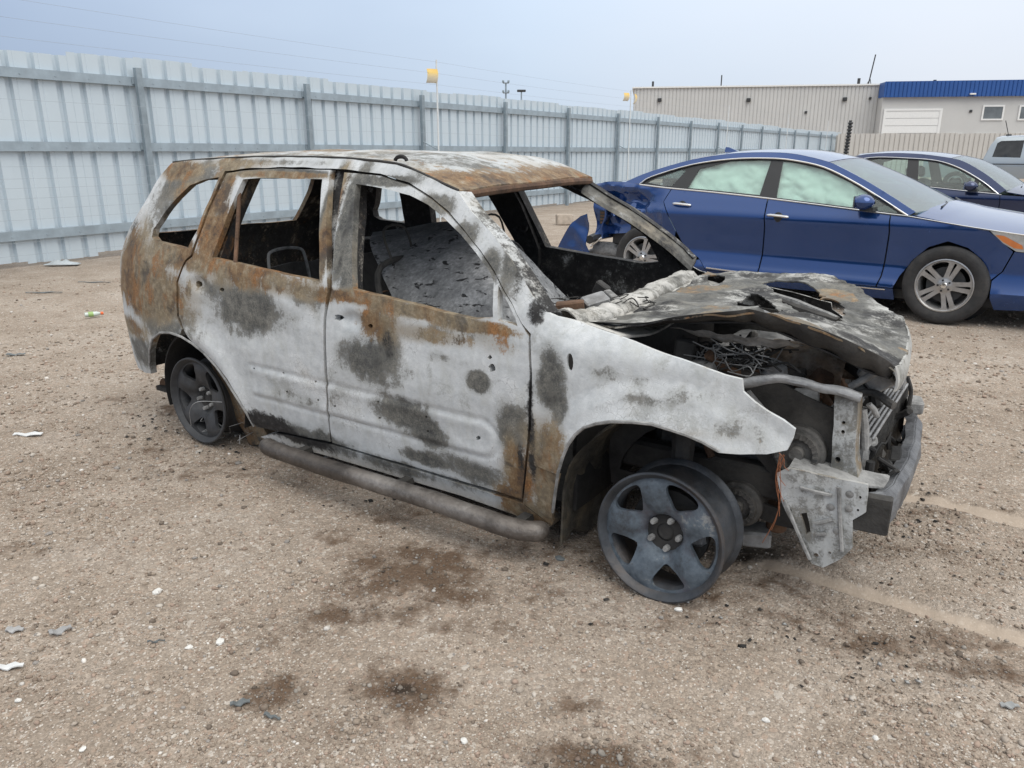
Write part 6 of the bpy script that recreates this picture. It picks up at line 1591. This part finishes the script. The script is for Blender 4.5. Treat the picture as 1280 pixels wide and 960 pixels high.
shard(195, 800, .05, .005, .2, 'thin dark twig on the gravel left of the white stones', M_SLATE, 'twig', 'twig', 'twigs on the gravel')
shard(55, 366, .36, .04, .1, 'long dark twig lying near the fence at the left', M_SLATE, 'twig', 'twig', 'twigs on the gravel', .02)
shard(118, 353, .36, .03, .0, 'dark twig close to the fence foot left of the burned car', M_SLATE, 'twig', 'twig', 'twigs on the gravel', .02)
shard(20, 444, .12, .05, .2, 'black lump of debris far left on the gravel', M_SLATE)
# soft-drink bottle with orange cap
bp = ground_pt(117, 395); bo = empty('plastic_bottle', (bp[0], bp[1], .018), .6); bo.scale = (.68, .68, .68); tag(bo, 'crushed clear plastic bottle with orange cap left of the burned car', 'bottle')
MB().lathe([(0, -.10), (.028, -.10), (.032, -.08), (.029, -.03), (.032, 0), (.031, .04), (.016, .075), (.013, .085)], 14, (0, 0, 0), 'x').jitter(.006, 30).build('bottle_body', plain('bottle plastic', (.55, .62, .58), .3), bo)
MB().lathe([(.017, .085), (.019, .088), (.019, .11), (.016, .118), (0, .118)], 14, (0, 0, 0), 'x').build('cap', plain('orange cap', (.75, .14, .04), .45), bo)
MB().lathe([(.0325, -.06), (.0335, -.03), (.033, .0)], 14, (0, 0, 0), 'x').build('label_band', plain('green label', (.30, .45, .16), .5), bo)
# concrete block behind the blue saloon
cb = ground_pt(706, 281)
mb = MB().box((-.17, -.12, -.01), (.17, .12, .20), .02).jitter(.02, 7); o = mb.build('concrete_block', M_CONC); o.location = (cb[0], cb[1] + .1, 0); o.rotation_euler = (0, 0, .1)
tag(o, 'buff concrete block on the gravel behind the torn blue bumper', 'block')
# bag of litter at the fence foot
lb = ground_pt(78, 331); P = []
for i in range(9):
    P.append([((i / 8 - .5) * .42, (j / 5 - .5) * .12, .012 + .05 * math.sin(math.pi * i / 8) * math.sin(math.pi * j / 5) * (1 + .5 * math.sin(i * 2.3 + j))) for j in range(6)])
o = grid_surf('plastic_bag', np.array(P), plain('bag plastic', (.42, .46, .48), .5), None, (0, 0, -.006)); o.location = (lb[0], lb[1], 0); o.rotation_euler = (0, 0, F_ANG - .9)
tag(o, 'flattened white plastic bag at the fence foot on the left', 'bag')

# char flakes and ash crumbs that fell round the wreck
def char_bits(N):
    a = rng.uniform(-1.95, 2.0, N); off = rng.gamma(1.4, .09, N)
    y = -.72 - off; endm = rng.uniform(0, 1, N) < .25
    a = np.where(endm, np.where(rng.uniform(0, 1, N) < .5, -1.9 - off * .8, 1.8 + off * .7), a); y = np.where(endm, rng.uniform(-.9, .7, N), y)
    W = RF.o[None] + RF.ex[None] * a[:, None] + RF.ey[None] * y[:, None]
    r = np.clip(rng.lognormal(math.log(.0045), .5, N), .002, .014); th = rng.uniform(0, 6.28, N)
    base = np.array([(-1, -.6), (.9, -.7), (1.1, .5), (-.8, .8)])
    V = []; T = []
    for i in range(N):
        c, s_ = math.cos(th[i]), math.sin(th[i]); q = base * r[i] * rng.uniform(.6, 1.3, (4, 2)); z0 = float(ground_h(W[i, 0], W[i, 1])) + .003
        for k, (px_, py_) in enumerate(q): V.append((W[i, 0] + px_ * c - py_ * s_, W[i, 1] + px_ * s_ + py_ * c, z0 + r[i] * rng.uniform(0, .5)))
        V.append((W[i, 0], W[i, 1], z0 + r[i] * .7)); n = 5 * i
        T += [(n, n + 1, n + 4), (n + 1, n + 2, n + 4), (n + 2, n + 3, n + 4), (n + 3, n, n + 4), (n + 2, n + 1, n), (n, n + 3, n + 2)]
    me = fast_mesh('char_debris', np.array(V), np.array(T))
    pal = np.array([(.03, .029, .028), (.06, .055, .05), (.14, .09, .06), (.34, .34, .33)]); t = pal[rng.choice(4, N, p=[.5, .25, .13, .12])]
    set_attr(me, 'tint', np.repeat(t, 5, axis=0))
    return tag(link_mesh('char_debris', me, pebble_mat(), sharp=None), 'black char flakes and ash crumbs lying round the burned SUV', 'debris', kind='stuff')
char_bits(330)
